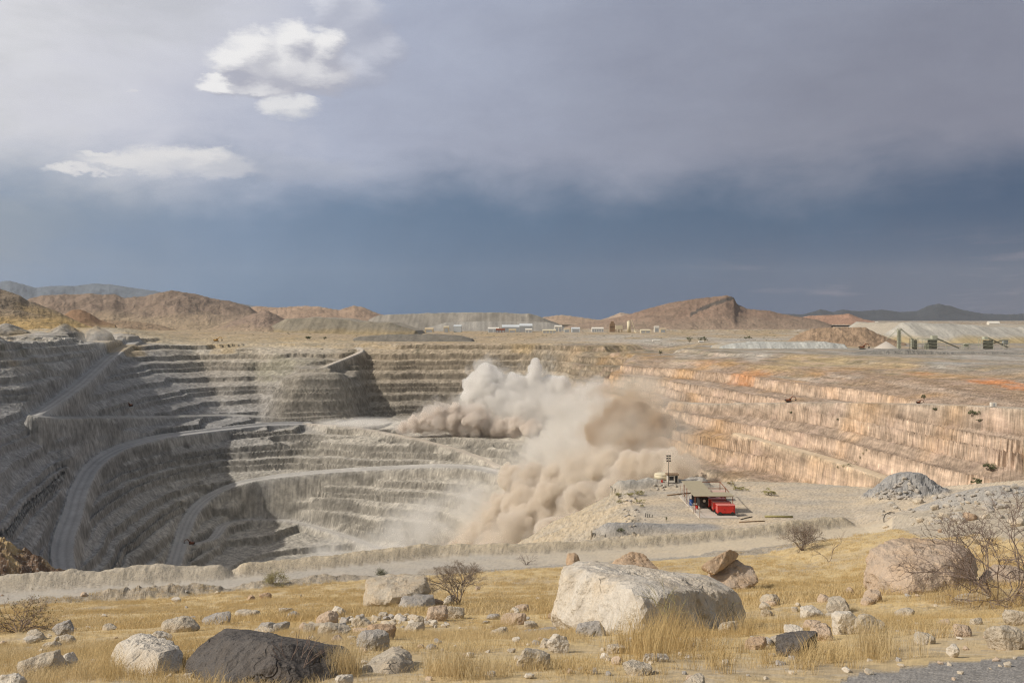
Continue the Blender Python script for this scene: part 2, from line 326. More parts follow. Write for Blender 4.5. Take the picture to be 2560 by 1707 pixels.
# plateau
Z = lambda px, Y, z, c: pts_([lev(px, Y, z)], c, 0, True)
for px in (-600, -200, 100, 300): Z(px, 1500, -14, (.36, .30, .2)); Z(px, 1900, -24, PLAIN)
for px in (480, 640, 800): Z(px, 1500, -38, (.40, .32, .2)); Z(px, 1700, -33, PLAIN)
for px in (1000, 1300): Z(px, 1480, -40, (.40, .32, .22)); Z(px, 1750, -41.5, PLAIN)
for px in (1500, 1700): Z(px, 1450, -40, (.42, .37, .30)); Z(px, 1750, -38.5, GREY)
for px, Y in ((1760, 1150), (1900, 1020), (2050, 950), (2300, 790), (2560, 680), (2900, 560)): Z(px, Y, -38.5, (.41, .365, .30))
for px, Y in ((1900, 1250), (2150, 1150), (2400, 1000), (2560, 900), (2900, 800)): Z(px, Y, -38, (.40, .375, .335))
for px in (1900, 2200, 2560, 3000): Z(px, 1500, -37.5, GREY); Z(px, 1900, -38, PLAIN)
for Y, z in ((2500, -38), (3600, -37), (6000, -36), (9500, -36), (16000, -40), (30000, -50)):
    for px in (-2500, -900, -200, 400, 900, 1400, 1900, 2500, 3300, 5000): Z(px, Y, z, PLAIN if Y < 6000 else (.27, .22, .17))
for px, Y in ((-2500, 300), (-2500, 900), (-2500, 1500), (-1200, 1100), (-900, 700)): Z(px, Y, -8 if Y > 500 else -22, PLAIN)
for px, Y in ((5000, 300), (5000, 900), (5000, 1500), (3600, 240), (3800, 600)): Z(px, Y, -34 if Y > 300 else -26, PLAIN)
for s in (-1.6, 1.6):
    for Y in (0.3, 20, 60, 90, 150): pts_([(s * Y, Y, {0.3: -1.5, 20: -6.5, 60: -18, 90: -26, 150: -30}[Y])], GRASS, 0, True)

# ---- triangulate the break lines
cd = geometry.delaunay_2d_cdt([Vector((v[0], v[1])) for v in TV], TE, [], 0, 1e-4)
cv = np.array([(v.x, v.y) for v in cd[0]]); tri = np.array([f for f in cd[2]], np.int64)
base_attr = np.array([[v[2]] + list(a) for v, a in zip(TV, TA)]); base_xy = np.array([(v[0], v[1]) for v in TV])
CA = np.zeros((len(cv), 5))
for i, src in enumerate(cd[3]):
    if src: CA[i] = base_attr[list(src)].mean(0)
    else:
        # crossing of two lines: mean of the values along both edges
        d = np.hypot(base_xy[:, 0] - cv[i, 0], base_xy[:, 1] - cv[i, 1]); k = np.argsort(d)[:3]; wgt = 1 / (d[k] + 1e-3); CA[i] = (base_attr[k] * wgt[:, None]).sum(0) / wgt.sum()

# ---- the sheet: denser where the picture needs it
def geo(a, b, n): return np.geomspace(a, b, n, endpoint=False)
rows = np.concatenate([geo(1.0, 20, 100), geo(20, 80, 100), np.arange(80, 156, .55), geo(156, 480, 60), np.arange(480, 780, 1.8), np.arange(780, 1350, 1.12), geo(1350, 2600, 80), geo(2600, 26000, 40)])
inn = np.arange(-.60, .6001, 1.45 / 923.7)
colsu = np.concatenate([-np.geomspace(1.25, .61, 36), inn, np.geomspace(.61, 1.25, 36)])
R, C = len(rows), len(colsu)
YY = np.repeat(rows[:, None], C, 1).astype(np.float64); XX = YY * colsu[None, :]
X, Yv = XX.ravel(), YY.ravel()
ATT = np.zeros((R * C, 5), np.float32); ATT[:, 0] = -36; ATT[:, 2:] = PLAIN
logY = Yv
for t in tri:
    a, b, c = cv[t]
    ylo, yhi = min(a[1], b[1], c[1]), max(a[1], b[1], c[1])
    r0, r1 = np.searchsorted(rows, ylo - 1e-6), np.searchsorted(rows, yhi + 1e-6)
    if r1 <= r0: continue
    yy = rows[r0:r1]; us = [q[0] / max(q[1], 1e-3) for q in (a, b, c)]
    xlo, xhi = min(a[0], b[0], c[0]), max(a[0], b[0], c[0])
    ulo = min(xlo / yy[0], xlo / yy[-1]); uhi = max(xhi / yy[0], xhi / yy[-1])
    c0, c1 = np.searchsorted(colsu, ulo - 1e-6), np.searchsorted(colsu, uhi + 1e-6)
    if c1 <= c0: continue
    x_ = XX[r0:r1, c0:c1]; y_ = YY[r0:r1, c0:c1]
    den = (b[1] - c[1]) * (a[0] - c[0]) + (c[0] - b[0]) * (a[1] - c[1])
    if abs(den) < 1e-9: continue
    l0 = ((b[1] - c[1]) * (x_ - c[0]) + (c[0] - b[0]) * (y_ - c[1])) / den
    l1 = ((c[1] - a[1]) * (x_ - c[0]) + (a[0] - c[0]) * (y_ - c[1])) / den
    l2 = 1 - l0 - l1; ins = (l0 >= -1e-6) & (l1 >= -1e-6) & (l2 >= -1e-6)
    if not ins.any(): continue
    ii, jj = np.nonzero(ins); idx = (ii + r0) * C + jj + c0
    ATT[idx] = (l0[ins][:, None] * CA[t[0]] + l1[ins][:, None] * CA[t[1]] + l2[ins][:, None] * CA[t[2]])
G = ATT.reshape(R, C, 5)
def blur(a, k, times=2):
    for _ in range(times):
        for ax in (0, 1):
            p = np.concatenate([np.repeat(np.take(a, [0], ax), k, ax), a, np.repeat(np.take(a, [-1], ax), k, ax)], ax).astype(np.float64)
            cs = np.cumsum(p, ax); z0 = np.zeros_like(np.take(cs, [0], ax)); cs = np.concatenate([z0, cs], ax)
            n = a.shape[ax]; a = ((np.take(cs, np.arange(n) + 2 * k + 1, ax) - np.take(cs, np.arange(n), ax)) / (2 * k + 1)).astype(np.float32)
    return a
soft = blur(G[:, :, :1], 5, 2); m_near = (rows < 79)[:, None, None]
soft2 = blur(G[:, :, :1], 3, 1)
G[:, :, :1] = np.where(m_near, soft, np.where((rows < 160)[:, None, None], G[:, :, :1], soft2))
G[:, :, 1:] = blur(G[:, :, 1:], 7, 2)
Zt = G[:, :, 0].ravel().astype(np.float64); BW = G[:, :, 1].ravel(); COL = G[:, :, 2:].reshape(-1, 3).copy()
near = Yv < 160

# ---- benches: steep faces between narrow berms, ragged along the crest
Zsm = Zt.copy()
sel = np.nonzero((Yv > 380) & (Yv < 1420))[0]; xs, ys, zs = X[sel], Yv[sel], Zt[sel]
wob = fbm2(xs / 60, ys / 60, 3, 3) * .30 + fbm2(xs / 8, ys / 8, 3, 9) * .07
rw0 = sst(xs, 70, 110); step = lerp(lerp(8.2, 9.8, sst(zs, -132, -126)), 10.2, rw0); wob = wob * lerp(1.0, .14, rw0)
gu = np.gradient(np.stack([XX, YY, Zsm.reshape(R, C)], 2), axis=1); gv_ = np.gradient(np.stack([XX, YY, Zsm.reshape(R, C)], 2), axis=0); gn = np.cross(gu, gv_)
SL = blur((np.hypot(gn[..., 0], gn[..., 1]) / np.maximum(np.abs(gn[..., 2]), 1e-6))[..., None].astype(np.float32), 3, 1)[..., 0].ravel(); del gu, gv_, gn
ff = np.clip(2.3 * SL[sel] / step, .06, .42)                   # share of each step taken by the steep face
zw = 2.6 * np.sin(zs * .21 + 1.0) + 1.5 * np.sin(zs * .47) + 2.5 * fbm2(xs / 190, ys / 190, 2, 23); wob = wob + zw / step      # uneven bench heights
k = zs / step + wob; fl = np.floor(k); fr = k - fl
ledge = np.minimum(.10, SL[sel] * .1)
st = (fl + np.where(fr < 1 - ff, fr * .06, .06 * (1 - ff) + np.clip((fr - 1 + ff) / ff, 0, 1) * (1 - .06 * (1 - ff))) - wob) * step
bw = np.clip(BW[sel] * 1.35, 0, 1)
face_f = sst(fr, 1 - ff - .03, 1 - ff + .03) * bw                               # 1 on the steep face
rwall = sst(xs, 40, 110); COL[sel] *= lerp(lerp(1.16, .74, face_f), lerp(.70, 1.10, face_f), rwall)[:, None]      # pale fines on ledges, bench light and shade tinted in too, reversed on right
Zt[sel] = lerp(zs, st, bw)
# gullied faces and loose scree
gul = fbm2(xs / 6.0 + zs / 30, ys / 6.0, 4, 31, .65)
amp = np.clip(BW[sel] * 1.8, .1, 1.0) * lerp(1, .55, rw0)
rgn = np.random.default_rng(7); grain = rgn.normal(size=len(sel)).astype(np.float32)
Zt[sel] += gul * amp * np.where(zs < -44, .62, .35) + grain * amp * .16

# ---- haul roads cut into the walls
ROAD = np.zeros(R * C, np.int16)
def road(pts, hw, rid, tint=None, gx=4.0, world=False, berm=0.0):
    p = np.array([q if world else P(*q) for q in pts])
    # resample smoothly
    t = np.concatenate([[0], np.cumsum(np.hypot(*(np.diff(p[:, :2], axis=0).T)))]); tt = np.linspace(0, t[-1], max(24, int(t[-1] / 9)))
    q = np.stack([np.interp(tt, t, p[:, i]) for i in range(3)], 1)
    for _ in range(2): q[1:-1] = (q[:-2] + 2 * q[1:-1] + q[2:]) / 4
    lo, hi = q.min(0) - hw - 20, q.max(0) + hw + 20
    sl = np.nonzero((X > lo[0]) & (X < hi[0]) & (Yv > lo[1]) & (Yv < hi[1]))[0]
    best = np.full(len(sl), 1e9); zr = np.zeros(len(sl)); sx, sy = X[sl], Yv[sl]; side = np.zeros(len(sl))
    for a, b in zip(q, q[1:]):
        d = b[:2] - a[:2]; L2 = d @ d
        s = np.clip(((sx - a[0]) * d[0] + (sy - a[1]) * d[1]) / L2, 0, 1)
        ex, ey = sx - a[0] - s * d[0], sy - a[1] - s * d[1]; dd = np.hypot(ex, ey); up = dd < best
        best[up] = dd[up]; zr[up] = (a[2] + s * (b[2] - a[2]))[up]; side[up] = np.sign(d[0] * ey - d[1] * ex)[up]
    wgt = 1 - sst(best, hw, hw + gx)
    wob_ = fbm2(sx / 14, sy / 14, 2, 77) * .8
    zz = zr + .10 * fbm2(sx / 3, sy / 3, 2, 5)
    if berm: zz = zz + berm * np.exp(-((best - hw * .93 + wob_ * .4) / 1.5) ** 2) * (side == math.copysign(1, BSIDE))
    Zt[sl] = lerp(Zt[sl], zz, wgt)
    on = best < hw + wob_ * .6; ROAD[sl[on]] = rid
    trk = 1 - .16 * np.exp(-((best / hw - .38) / .13) ** 2) + .10 * np.exp(-(best / hw / .2) ** 2) + .10 * fbm2(sx / 20, sy / 20, 3, 78)
    if tint is not None: tint = np.array(tint)[None, :] * trk[:, None]
    if tint is not None: COL[sl] = lerp(COL[sl], tint, (1 - sst(best, hw - .6, hw + 2))[:, None])
BSIDE = 1
RG = (.37, .365, .36); RL = (.50, .45, .385)
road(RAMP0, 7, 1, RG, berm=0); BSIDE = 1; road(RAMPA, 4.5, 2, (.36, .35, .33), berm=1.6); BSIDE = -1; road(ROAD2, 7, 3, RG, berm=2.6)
road(RAMP1, 4.5, 4, RL); BSIDE = -1; road(ROAD3, 6, 5, (.42, .405, .38), berm=2.2); BSIDE = -1; road(ROAD4, 5, 6, (.44, .42, .39), berm=1.6); road(ROADR, 5.5, 7, (.44, .38, .31)); road(RAMPT, 4, 8, RL); road(STRIP, 4, 9, (.54, .44, .32))

# ---- near ground: road, berms, heaps, roughness
nr = np.nonzero(Yv < 200)[0]; nx, ny = X[nr], Yv[nr]
Zt[nr] += fbm2(nx / 7, ny / 7, 4, 41) * np.clip(ny / 60, .04, .35) * (ny < 84 + nx * .12) + fbm2(nx / .9, ny / .9, 3, 42) * .03 * (ny < 60)
def poly_dist(pp, sx, sy):
    best = np.full(len(sx), 1e9); al = np.zeros(len(sx)); L = 0; sd_ = np.zeros(len(sx))
    for a, b in zip(pp, pp[1:]):
        d = np.array(b[:2]) - np.array(a[:2]); ln = math.hypot(*d); s = np.clip(((sx - a[0]) * d[0] + (sy - a[1]) * d[1]) / ln ** 2, 0, 1)
        ex, ey = sx - a[0] - s * d[0], sy - a[1] - s * d[1]; dd = np.hypot(ex, ey); u = dd < best
        best[u] = dd[u]; al[u] = (L + s * ln)[u]; sd_[u] = (d[0] * ey - d[1] * ex)[u]; L += ln
    return best, al, sd_
BANK = np.zeros(R * C, np.int16)
def bank(pts, h, wtop, wfoot, bid, tint, rough=.25):
    pp = [lev(*p) for p in pts]; best, al, sd_ = poly_dist(pp, nx, ny)
    hh = (h(al) if callable(h) else h) * (1 + .35 * fbm2(nx / 6, ny / 6, 2, 81 + bid))
    bb = best + fbm2(nx / 2.6, ny / 1.2, 3, 51 + bid) * .28
    prof_ = 1 - sst(bb, wtop, wfoot)
    zc = RZ + hh * (prof_ * (1 + rough * fbm2(nx / 2.2, ny / 2.2, 3, 61 + bid)) + .10 * fbm2(nx / .7, ny / .7, 3, 71) * prof_)
    m = prof_ > .03
    Zt[nr[m]] = np.maximum(Zt[nr[m]], zc[m]); BANK[nr[prof_ > .06]] = bid
    COL[nr] = lerp(COL[nr], np.array(tint)[None, :], (prof_ ** .5 * .9)[:, None])
bank([(-2600, 79), (-900, 87.5), (0, 93), (280, 95), (533, 97)], 1.2, .35, 2.4, 1, (.40, .355, .285))
bank([(620, 98.6), (800, 101), (1092, 106), (1348, 107.5), (1500, 109), (1660, 111), (1926, 116.5), (2105, 121)], lambda a: .88 + .12 * np.sin(a / 9), .3, 2.0, 2, (.44, .375, .275))
bank([(1560, 146.5), (1640, 148.5), (1745, 148.5)], 1.25, .6, 2.6, 3, (.36, .345, .32))
bank([(1530, 116.0), (1600, 117.5), (1690, 118.6), (1760, 119.2)], lambda a: 1.15 * np.clip(1 - a / 14, .15, 1), .5, 3.0, 4, (.30, .295, .29), .15)
# broken heaps along the near edge of the road, left
for i, (px, Y, rw, h_) in enumerate([(-60, 82.5, 3.5, .9), (60, 83.5, 2.6, 1.0), (150, 84, 3.0, 1.2), (240, 85.5, 2.8, 1.3), (300, 86, 2.6, 1.5), (380, 87, 3.2, 2.1), (455, 88.5, 2.8, 1.6), (520, 89.5, 2.4, 1.5), (640, 91.5, 2.8, 1.4), (760, 93, 3.2, 1.2), (830, 94, 2.6, 1.1), (900, 95, 2.4, .8), (1840, 105.0, 3.5, .7), (1960, 106.5, 4.0, .9), (2050, 108, 3.0, .8), (1130, 98, 3.5, .4)]):
    x0 = (px - CX) / F * Y; d = np.hypot((nx - x0) * .75, (ny - Y) * 1.25) + fbm2(nx / 1.2, ny / 1.2, 3, 90 + i) * .5
    pr = 1 - sst(d, .2, rw); Zt[nr] += .55 * h_ * pr * (1 + .3 * fbm2(nx / .8, ny / .8, 2, 130 + i)); BANK[nr[pr > .12]] = 5
    COL[nr] = lerp(COL[nr], np.array((.34, .29, .225))[None, :], (np.clip(pr * 2, 0, 1) * .85)[:, None])
rn = (ny > np.interp(nx / ny * F + CX, [-2600, 0, 700, 1500, 2212], [70, 85.3, 93.4, 102.3, 110.2])) & (ny < np.interp(nx / ny * F + CX, [-2600, 0, 533, 1092, 1926, 2122], [76, 90.5, 95, 103.8, 114, 120])) & (nx / ny * F + CX < 2230) & (BANK[nr] == 0)
ROAD[nr[rn]] = 20
wob = fbm2(nx / 5, ny / 1.5, 3, 14)
COL[nr[rn]] = lerp(np.array((.41, .38, .335)), np.array((.53, .455, .345)), np.clip(sst(nx / ny * F + CX, 900, 1900) + wob * .35, 0, 1)[:, None])[rn]
# grass ground keeps its own tint up to the road
gy = np.interp(nx / ny * F + CX, [-2600, 0, 700, 1500, 2212, 2300, 2600, 4000], [69, 83, 91, 100, 109, 90, 62, 40])
grassy = (ny < gy) & (BANK[nr] == 0)
gcol = lerp(np.array(GRASS), np.array((.41, .335, .235)), np.clip(.22 + fbm2(nx / 9, ny / 9, 3, 15) * .8 + fbm2(nx / 1.8, ny / 1.8, 3, 17) * .9, 0, 1)[:, None])
COL[nr[grassy]] = gcol[grassy]
GRASSM = np.zeros(R * C, bool); GRASSM[nr[grassy]] = True
# pale wheel-worn dust on the platform
pm = (ny > 119) & (ny < 150) & (nx > 16)
dustn = np.clip(.5 + fbm2(nx / 12, ny / 5, 3, 16) * 1.1, 0, 1)
COL[nr] = np.where((pm & (BANK[nr] == 0))[:, None], lerp(np.array((.40, .36, .305)), np.array((.56, .46, .33)), dustn[:, None]), COL[nr])
bk = sst(nx, -8, -2) * (1 - sst(nx, 15.5, 17.5)) * sst(ny, 110, 114) * (1 - sst(ny, 144, 150)) * (BANK[nr] == 0)
rib = fbm2((ny + nx * .35) / 2.6, nx / 14, 4, 501, .6, True); Zt[nr] += bk * (rib * .75 + fbm2(nx / 1.1, ny / 1.1, 3, 503) * .22)
COL[nr] = lerp(COL[nr], lerp(np.array((.34, .31, .265)), np.array((.45, .375, .27)), np.clip(.4 + rib * .8 + fbm2(nx / 6, ny / 6, 2, 505), 0, 1)[:, None]), (bk * .85)[:, None])
# dark heap of blasted rock beside the junction, and rubble bank
for (px, py, Y, wd, hh, tint) in [(2262, 1250, 137, 5.4, 3.3, (.27, .265, .26)), (2440, 1258, 118, 7, 1.3, (.36, .34, .31))]:
    x0, _, _z = P(px, py, Y); d = np.hypot((nx - x0) / 1.25, ny - Y) + fbm2(nx / 1.3, ny / 1.3, 4, 33) * .9; pr = sst(1 - d / wd, -.05, .85)
    Zt[nr] += hh * pr; COL[nr] = lerp(COL[nr], np.array(tint)[None, :], (sst(pr, 0, .15))[:, None])
sp_ = np.exp(-((nx + 88) / 26) ** 2 - ((ny - 150) / 14) ** 2); Zt[nr] += sp_ * (fbm2(nx / 7, ny / 7, 4, 601, .6, True) * 2.6); COL[nr] = lerp(COL[nr], lerp(np.array((.15, .10, .07)), np.array((.42, .31, .17)), sst(fbm2(nx / 5, ny / 5, 3, 603), -.1, .25)[:, None]), np.clip(sp_ * 1.6, 0, 1)[:, None])
# dark gravel patch at the bottom right corner
npx = nx / ny * F + CX; npy = HY - Zt[nr] / ny * F
gp = (npy > np.interp(npx, [2000, 2136, 2304, 2560, 3000], [1740, 1690, 1664, 1641, 1600]) + fbm2(nx / .35, ny / .35, 3, 18) * 14) & (npx > 2100) & (ny < 9)
COL[nr[gp]] = (.26, .25, .24); GRAV = np.zeros(R * C, bool); GRAV[nr[gp]] = True; GRASSM[nr[gp]] = False

# ---- far ground bumps: spoil heaps on the left shoulder, stockpiles on the plateau
def mound(px, py, Y, wpx, hpx, tint, flat=0.0, sy=1.3, seed=0):
    x0, y0, z0 = P(px, py, Y); wm = wpx / F * Y; hm = hpx / F * Y
    s = np.nonzero((np.abs(X - x0) < wm * 1.6) & (np.abs(Yv - y0) < wm * sy * 1.6))[0]
    d = np.hypot((X[s] - x0) / wm, (Yv[s] - y0) / (wm * sy)) + fbm2(X[s] / wm * 2, Yv[s] / wm * 2, 4, seed) * .16
    pr = np.clip((1 - d) / (1 - flat), 0, 1); pr = pr if flat else pr ** .9
    Zt[s] = np.maximum(Zt[s], lerp(Zt[s], z0 + hm * np.minimum(pr, 1), np.clip(pr * 6, 0, 1)))
    COL[s] = lerp(COL[s], np.array(tint)[None, :], sst(pr, 0, .12)[:, None])
mound(15, 838, 1120, 60, 32, (.30, .28, .25), seed=1); mound(160, 838, 1150, 48, 30, (.26, .25, .235), seed=2); mound(240, 838, 1220, 40, 24, (.32, .30, .27), seed=3); mound(100, 840, 1090, 70, 10, (.36, .34, .31), seed=4)
mound(300, 842, 1300, 50, 10, (.36, .33, .29), seed=5)
print('terrain', R, C, R * C, 'benched', round(time.time() - T0, 1))

# ---- strata colours and streaks on the walls
sel = np.nonzero((Yv > 160) & (Yv < 2000))[0]; xs, ys, zs = X[sel], Yv[sel], Zt[sel]
s1 = fbm2((xs * .8 + zs * 1.1) / 26, (ys * .25 + zs * .2) / 60, 4, 201); s2 = fbm2(xs / 70, ys / 70, 3, 203); s3 = fbm2(xs / 7 + zs / 3, ys / 7, 3, 205)
f = 1 + .16 * s1 + .12 * s2 + .12 * s3
COL[sel] *= f[:, None]
orange = sst(xs, 60, 130) * sst(-zs, 36, 44)
COL[sel] = lerp(COL[sel], np.array((.42, .255, .11))[None, :], (np.clip(s2 * 1.3 - .05, 0, .55) * orange)[:, None])
COL[sel] = lerp(COL[sel], np.array((.42, .345, .28))[None, :], (np.clip(-s1 * 1.3 - .1, 0, .6) * orange)[:, None])
def blotch(px, py, Y, rx, ry, c, s):
    x0, y0, _ = P(px, py, Y); d = np.hypot((X[sel] - x0) / rx, (Yv[sel] - y0) / ry) + s3 * .5 + s1 * .5
    COL[sel] = lerp(COL[sel], np.array(c)[None, :], ((1 - sst(d, .3, 1.0)) * s)[:, None])
blotch(2300, 925, 720, 14, 24, (.55, .22, .09), .9); blotch(2470, 945, 640, 18, 30, (.56, .24, .10), .9); blotch(2560, 960, 600, 22, 26, (.57, .24, .10), .9); blotch(1870, 930, 860, 26, 34, (.48, .25, .125), .8); blotch(1760, 897, 980, 20, 40, (.46, .27, .15), .8)
blotch(2050, 905, 880, 60, 60, (.42, .37, .24), .5); blotch(2380, 905, 790, 40, 40, (.33, .32, .30), .8); blotch(1700, 905, 1010, 30, 50, (.50, .42, .33), .6)
blotch(1350, 905, 1290, 30, 26, (.44, .42, .38), .7); blotch(800, 935, 1215, 60, 40, (.34, .31, .26), .5); blotch(700, 905, 1280, 60, 40, (.27, .26, .19), .5); blotch(450, 860, 1330, 60, 30, (.44, .42, .38), .6)
pl = np.nonzero((Yv > 700) & (Zsm > -50))[0]; px_, py_ = X[pl], Yv[pl]
pn = fbm2(px_ / 90, py_ / 160, 4, 401, .6); pn2 = fbm2(px_ / 30, py_ / 70, 3, 403, .6)
COL[pl] = lerp(COL[pl], np.array((.44, .42, .385)), (sst(pn, .05, .3) * .55 * sst(px_, 60, 300))[:, None])
COL[pl] = lerp(COL[pl], np.array((.40, .30, .165)), (sst(-pn, .0, .3) * .6)[:, None])
COL[pl] = lerp(COL[pl], np.array((.19, .175, .13)), (sst(pn2, .12, .4) * .5)[:, None])
COL = np.clip(COL, .02, .8)

rg_all = np.random.default_rng(11); gs = np.where(ROAD > 0, .03, np.where(GRASSM, .06, np.where(Yv > 160, .15, .10))); COL *= np.clip(1 + gs * rg_all.normal(size=R * C), .5, 1.5)[:, None]; COL = np.clip(COL, .02, .8)
# ---- split the sheet into its pieces
Zg = Zt.reshape(R, C)
Vall = np.stack([X, Yv, Zt], 1)
Pg = Vall.reshape(R, C, 3)
du = np.gradient(Pg, axis=1); dv = np.gradient(Pg, axis=0); Nn = np.cross(du, dv); Nn /= np.linalg.norm(Nn, axis=2, keepdims=True) + 1e-12; Nn = Nn.reshape(-1, 3)
ID = np.arange(R * C).reshape(R, C)
quads = np.stack([ID[:-1, :-1], ID[:-1, 1:], ID[1:, 1:], ID[1:, :-1]], 2).reshape(-1, 4)
zone = np.full(R * C, 'pit_terrain', dtype='U24')
zone[Yv > 1400] = 'plain'
zone[Yv < 160] = 'platform_ground'; zone[GRASSM] = 'hillside'; zone[GRAV] = 'gravel_path'
zone[(BANK > 0) & (Yv < 160)] = 'earth_bank'
zone[ROAD == 20] = 'gravel_road'
for r_ in range(1, 10): zone[ROAD == r_] = 'haul_road_%d' % r_
def height(x, y):
    """ground height under a world point (bilinear on the sheet)"""
    u = x / y; r = np.clip(np.searchsorted(rows, y) - 1, 0, R - 2); c = np.clip(np.searchsorted(colsu, u) - 1, 0, C - 2)
    fy = (y - rows[r]) / (rows[r + 1] - rows[r]); fx = (u - colsu[c]) / (colsu[c + 1] - colsu[c])
    return (Zg[r, c] * (1 - fx) + Zg[r, c + 1] * fx) * (1 - fy) + (Zg[r + 1, c] * (1 - fx) + Zg[r + 1, c + 1] * fx) * fy
def ray_ground(px, py, y0=1.5, y1=200.0):
    """first ground point seen through a photograph pixel"""
    ys_ = np.geomspace(y0, y1, 4000); zr = -(py - HY) / F * ys_; hx = (px - CX) / F * ys_; h_ = height(hx, ys_)
    k_ = np.nonzero(h_ >= zr)[0]
    i = k_[0] if len(k_) else len(ys_) - 1
    return Vector((float(hx[i]), float(ys_[i]), float(h_[i])))
def ground_mat(name, scale, bstr, bdist, var=.28, speck=0.0, strat=0.0, fine=1.0):
    m, t = new_mat(name); p = gpos(t)
    a = t.n.new('ShaderNodeVertexColor'); a.layer_name = 'tint'
    n1 = t.noise(p, scale, 5, .62); n2 = t.noise(p, scale * 9 * fine, 4, .65)
    v = t.m('MULTIPLY', t.m('MULTIPLY_ADD', n1, 2 * var, 1 - var), t.m('MULTIPLY_ADD', n2, var * 1.6, 1 - var * .8))
    if strat:
        q = t.v('MULTIPLY', p, (.5, .12, .5)); d = t.v('DOT_PRODUCT', p, (.72, .1, .68)); s_ = t.noise(t.xyz(t.m('MULTIPLY', d, .35), t.m('MULTIPLY', t.sep(p)[1], .03), 0.0), 1.0, 6, .6)
        v = t.m('MULTIPLY', v, t.m('MULTIPLY_ADD', s_, strat * 2, 1 - strat))
    c = t.v('MULTIPLY', a.outputs[0], t.xyz(v, v, v))
    if speck:
        vo = t.vor(p, scale * 14, 'F1', 'Color'); k_ = t.sstep(t.sep(vo)[0], .80, .9); c = t.mix(t.m('MULTIPLY', k_, speck), c, (.50, .47, .42, 1))
        k2 = t.m('SUBTRACT', 1, t.sstep(t.sep(vo)[1], .10, .2)); c = t.mix(t.m('MULTIPLY', k2, speck), c, (.13, .12, .11, 1))
    h = t.m('ADD', n1, t.m('MULTIPLY', n2, .35))
    finish(t, c, .95, h, bstr, bdist, .1); return m
M_hill = ground_mat('dry_grass_soil', .7, .5, .12, .22, .25)
M_plat = ground_mat('dusty_gravel', .35, .5, .15, .16, .35, fine=1.6)
M_bank = ground_mat('caked_earth', .8, .8, .25, .22, .35)
def pit_mat():
    m, t = new_mat('blasted_rock'); p = gpos(t); a = t.n.new('ShaderNodeVertexColor'); a.layer_name = 'tint'
    z_ = t.sep(p)
    n1 = t.noise(t.v('MULTIPLY', p, (.26, .26, .05)), 1.0, 3, .6)          # streaks running down the faces
    n2 = t.noise(p, .13, 6, .68); n3 = t.noise(p, .035, 3, .55)
    d = t.v('DOT_PRODUCT', p, (.80, .12, .62)); st_ = t.noise(t.xyz(t.m('MULTIPLY', d, .30), t.m('MULTIPLY', z_[1], .025), t.m('MULTIPLY', z_[2], .03)), 1.0, 4, .6)
    right = t.sstep(z_[0], 40., 130.)
    v = t.m('MULTIPLY', t.m('MULTIPLY_ADD', t.m('MULTIPLY', t.m('SUBTRACT', n1, .5), t.m('MULTIPLY_ADD', right, -.85, 1.0)), .34, 1.0), t.m('MULTIPLY_ADD', t.sstep(n2, .3, .7), .5, .75)); v = t.m('MULTIPLY', v, t.m('MULTIPLY_ADD', n3, .5, .75))
    sv = t.m('MULTIPLY_ADD', t.m('MULTIPLY', t.m('SUBTRACT', st_, .5), right), 1.0, 1.0); v = t.m('MULTIPLY', v, sv)
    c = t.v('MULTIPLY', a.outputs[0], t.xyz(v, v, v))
    pk = t.m('MULTIPLY', t.sstep(t.noise(p, .05, 3, .6), .5, .68), t.m('MULTIPLY', right, .45)); c = t.mix(pk, c, t.v('MULTIPLY', (.47, .355, .29), t.xyz(v, v, v)))
    finish(t, c, .95, t.m('ADD', n2, t.m('MULTIPLY', t.m('MULTIPLY', st_, right), .8)), .8, .9, .1); return m
M_pit = pit_mat()
M_road = ground_mat('haul_road_dust', .06, .3, .5, .12)
M_nroad = ground_mat('gravel_road_dust', .25, .4, .06, .13, .12)
M_plain = ground_mat('desert_plain', .012, .4, 3.0, .3, .25)
M_grav = ground_mat('dark_gravel', 6.0, .8, .04, .35, .6)
def piece(key, name, mat, label):
    zq = zone[quads[:, 0]] == key
    q = quads[zq]; u, inv = np.unique(q, return_inverse=True)
    crisp = key in ('pit_terrain', 'earth_bank', 'platform_ground'); o = mesh_np(name, Vall[u], quads=inv.reshape(-1, 4), mat=mat, cols=COL[u], normals=None if crisp else Nn[u], smooth=not crisp); setp(o, label, None, None, 'structure'); return o
piece('hillside', 'hillside', M_hill, 'slope of short dry yellow grass in front of the pit')
piece('gravel_path', 'gravel_path', M_grav, 'patch of dark grey gravel at the bottom of the hillside')
piece('platform_ground', 'ground', M_plat, 'dusty gravel ground of the ledge with the red units and its banks')
piece('earth_bank', 'earth_bank', M_bank, 'caked earth safety banks and heaps along the gravel road')
piece('gravel_road', 'gravel_road', M_nroad, 'pale gravel road running along the pit rim')
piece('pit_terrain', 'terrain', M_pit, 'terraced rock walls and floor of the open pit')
piece('plain', 'plain', M_plain, 'brown desert plain beyond the pit')
for i, lb in enumerate(['straight haul road climbing the dark upper wall to the rim', 'bench road along the dark wall above the curving ramp', 'wide curving grey ramp on the shaded wall', 'pale ramp slanting down from the blast bench', 'long ramp curving round below the blast bench', 'lowest curving ramp near the pit floor', 'level bench road along the orange wall', 'short tan ramp at the far rim', 'narrow pale track between the orange benches']):
    piece('haul_road_%d' % (i + 1), 'haul_road', M_road, lb)
print('sheet built', round(time.time() - T0, 1))
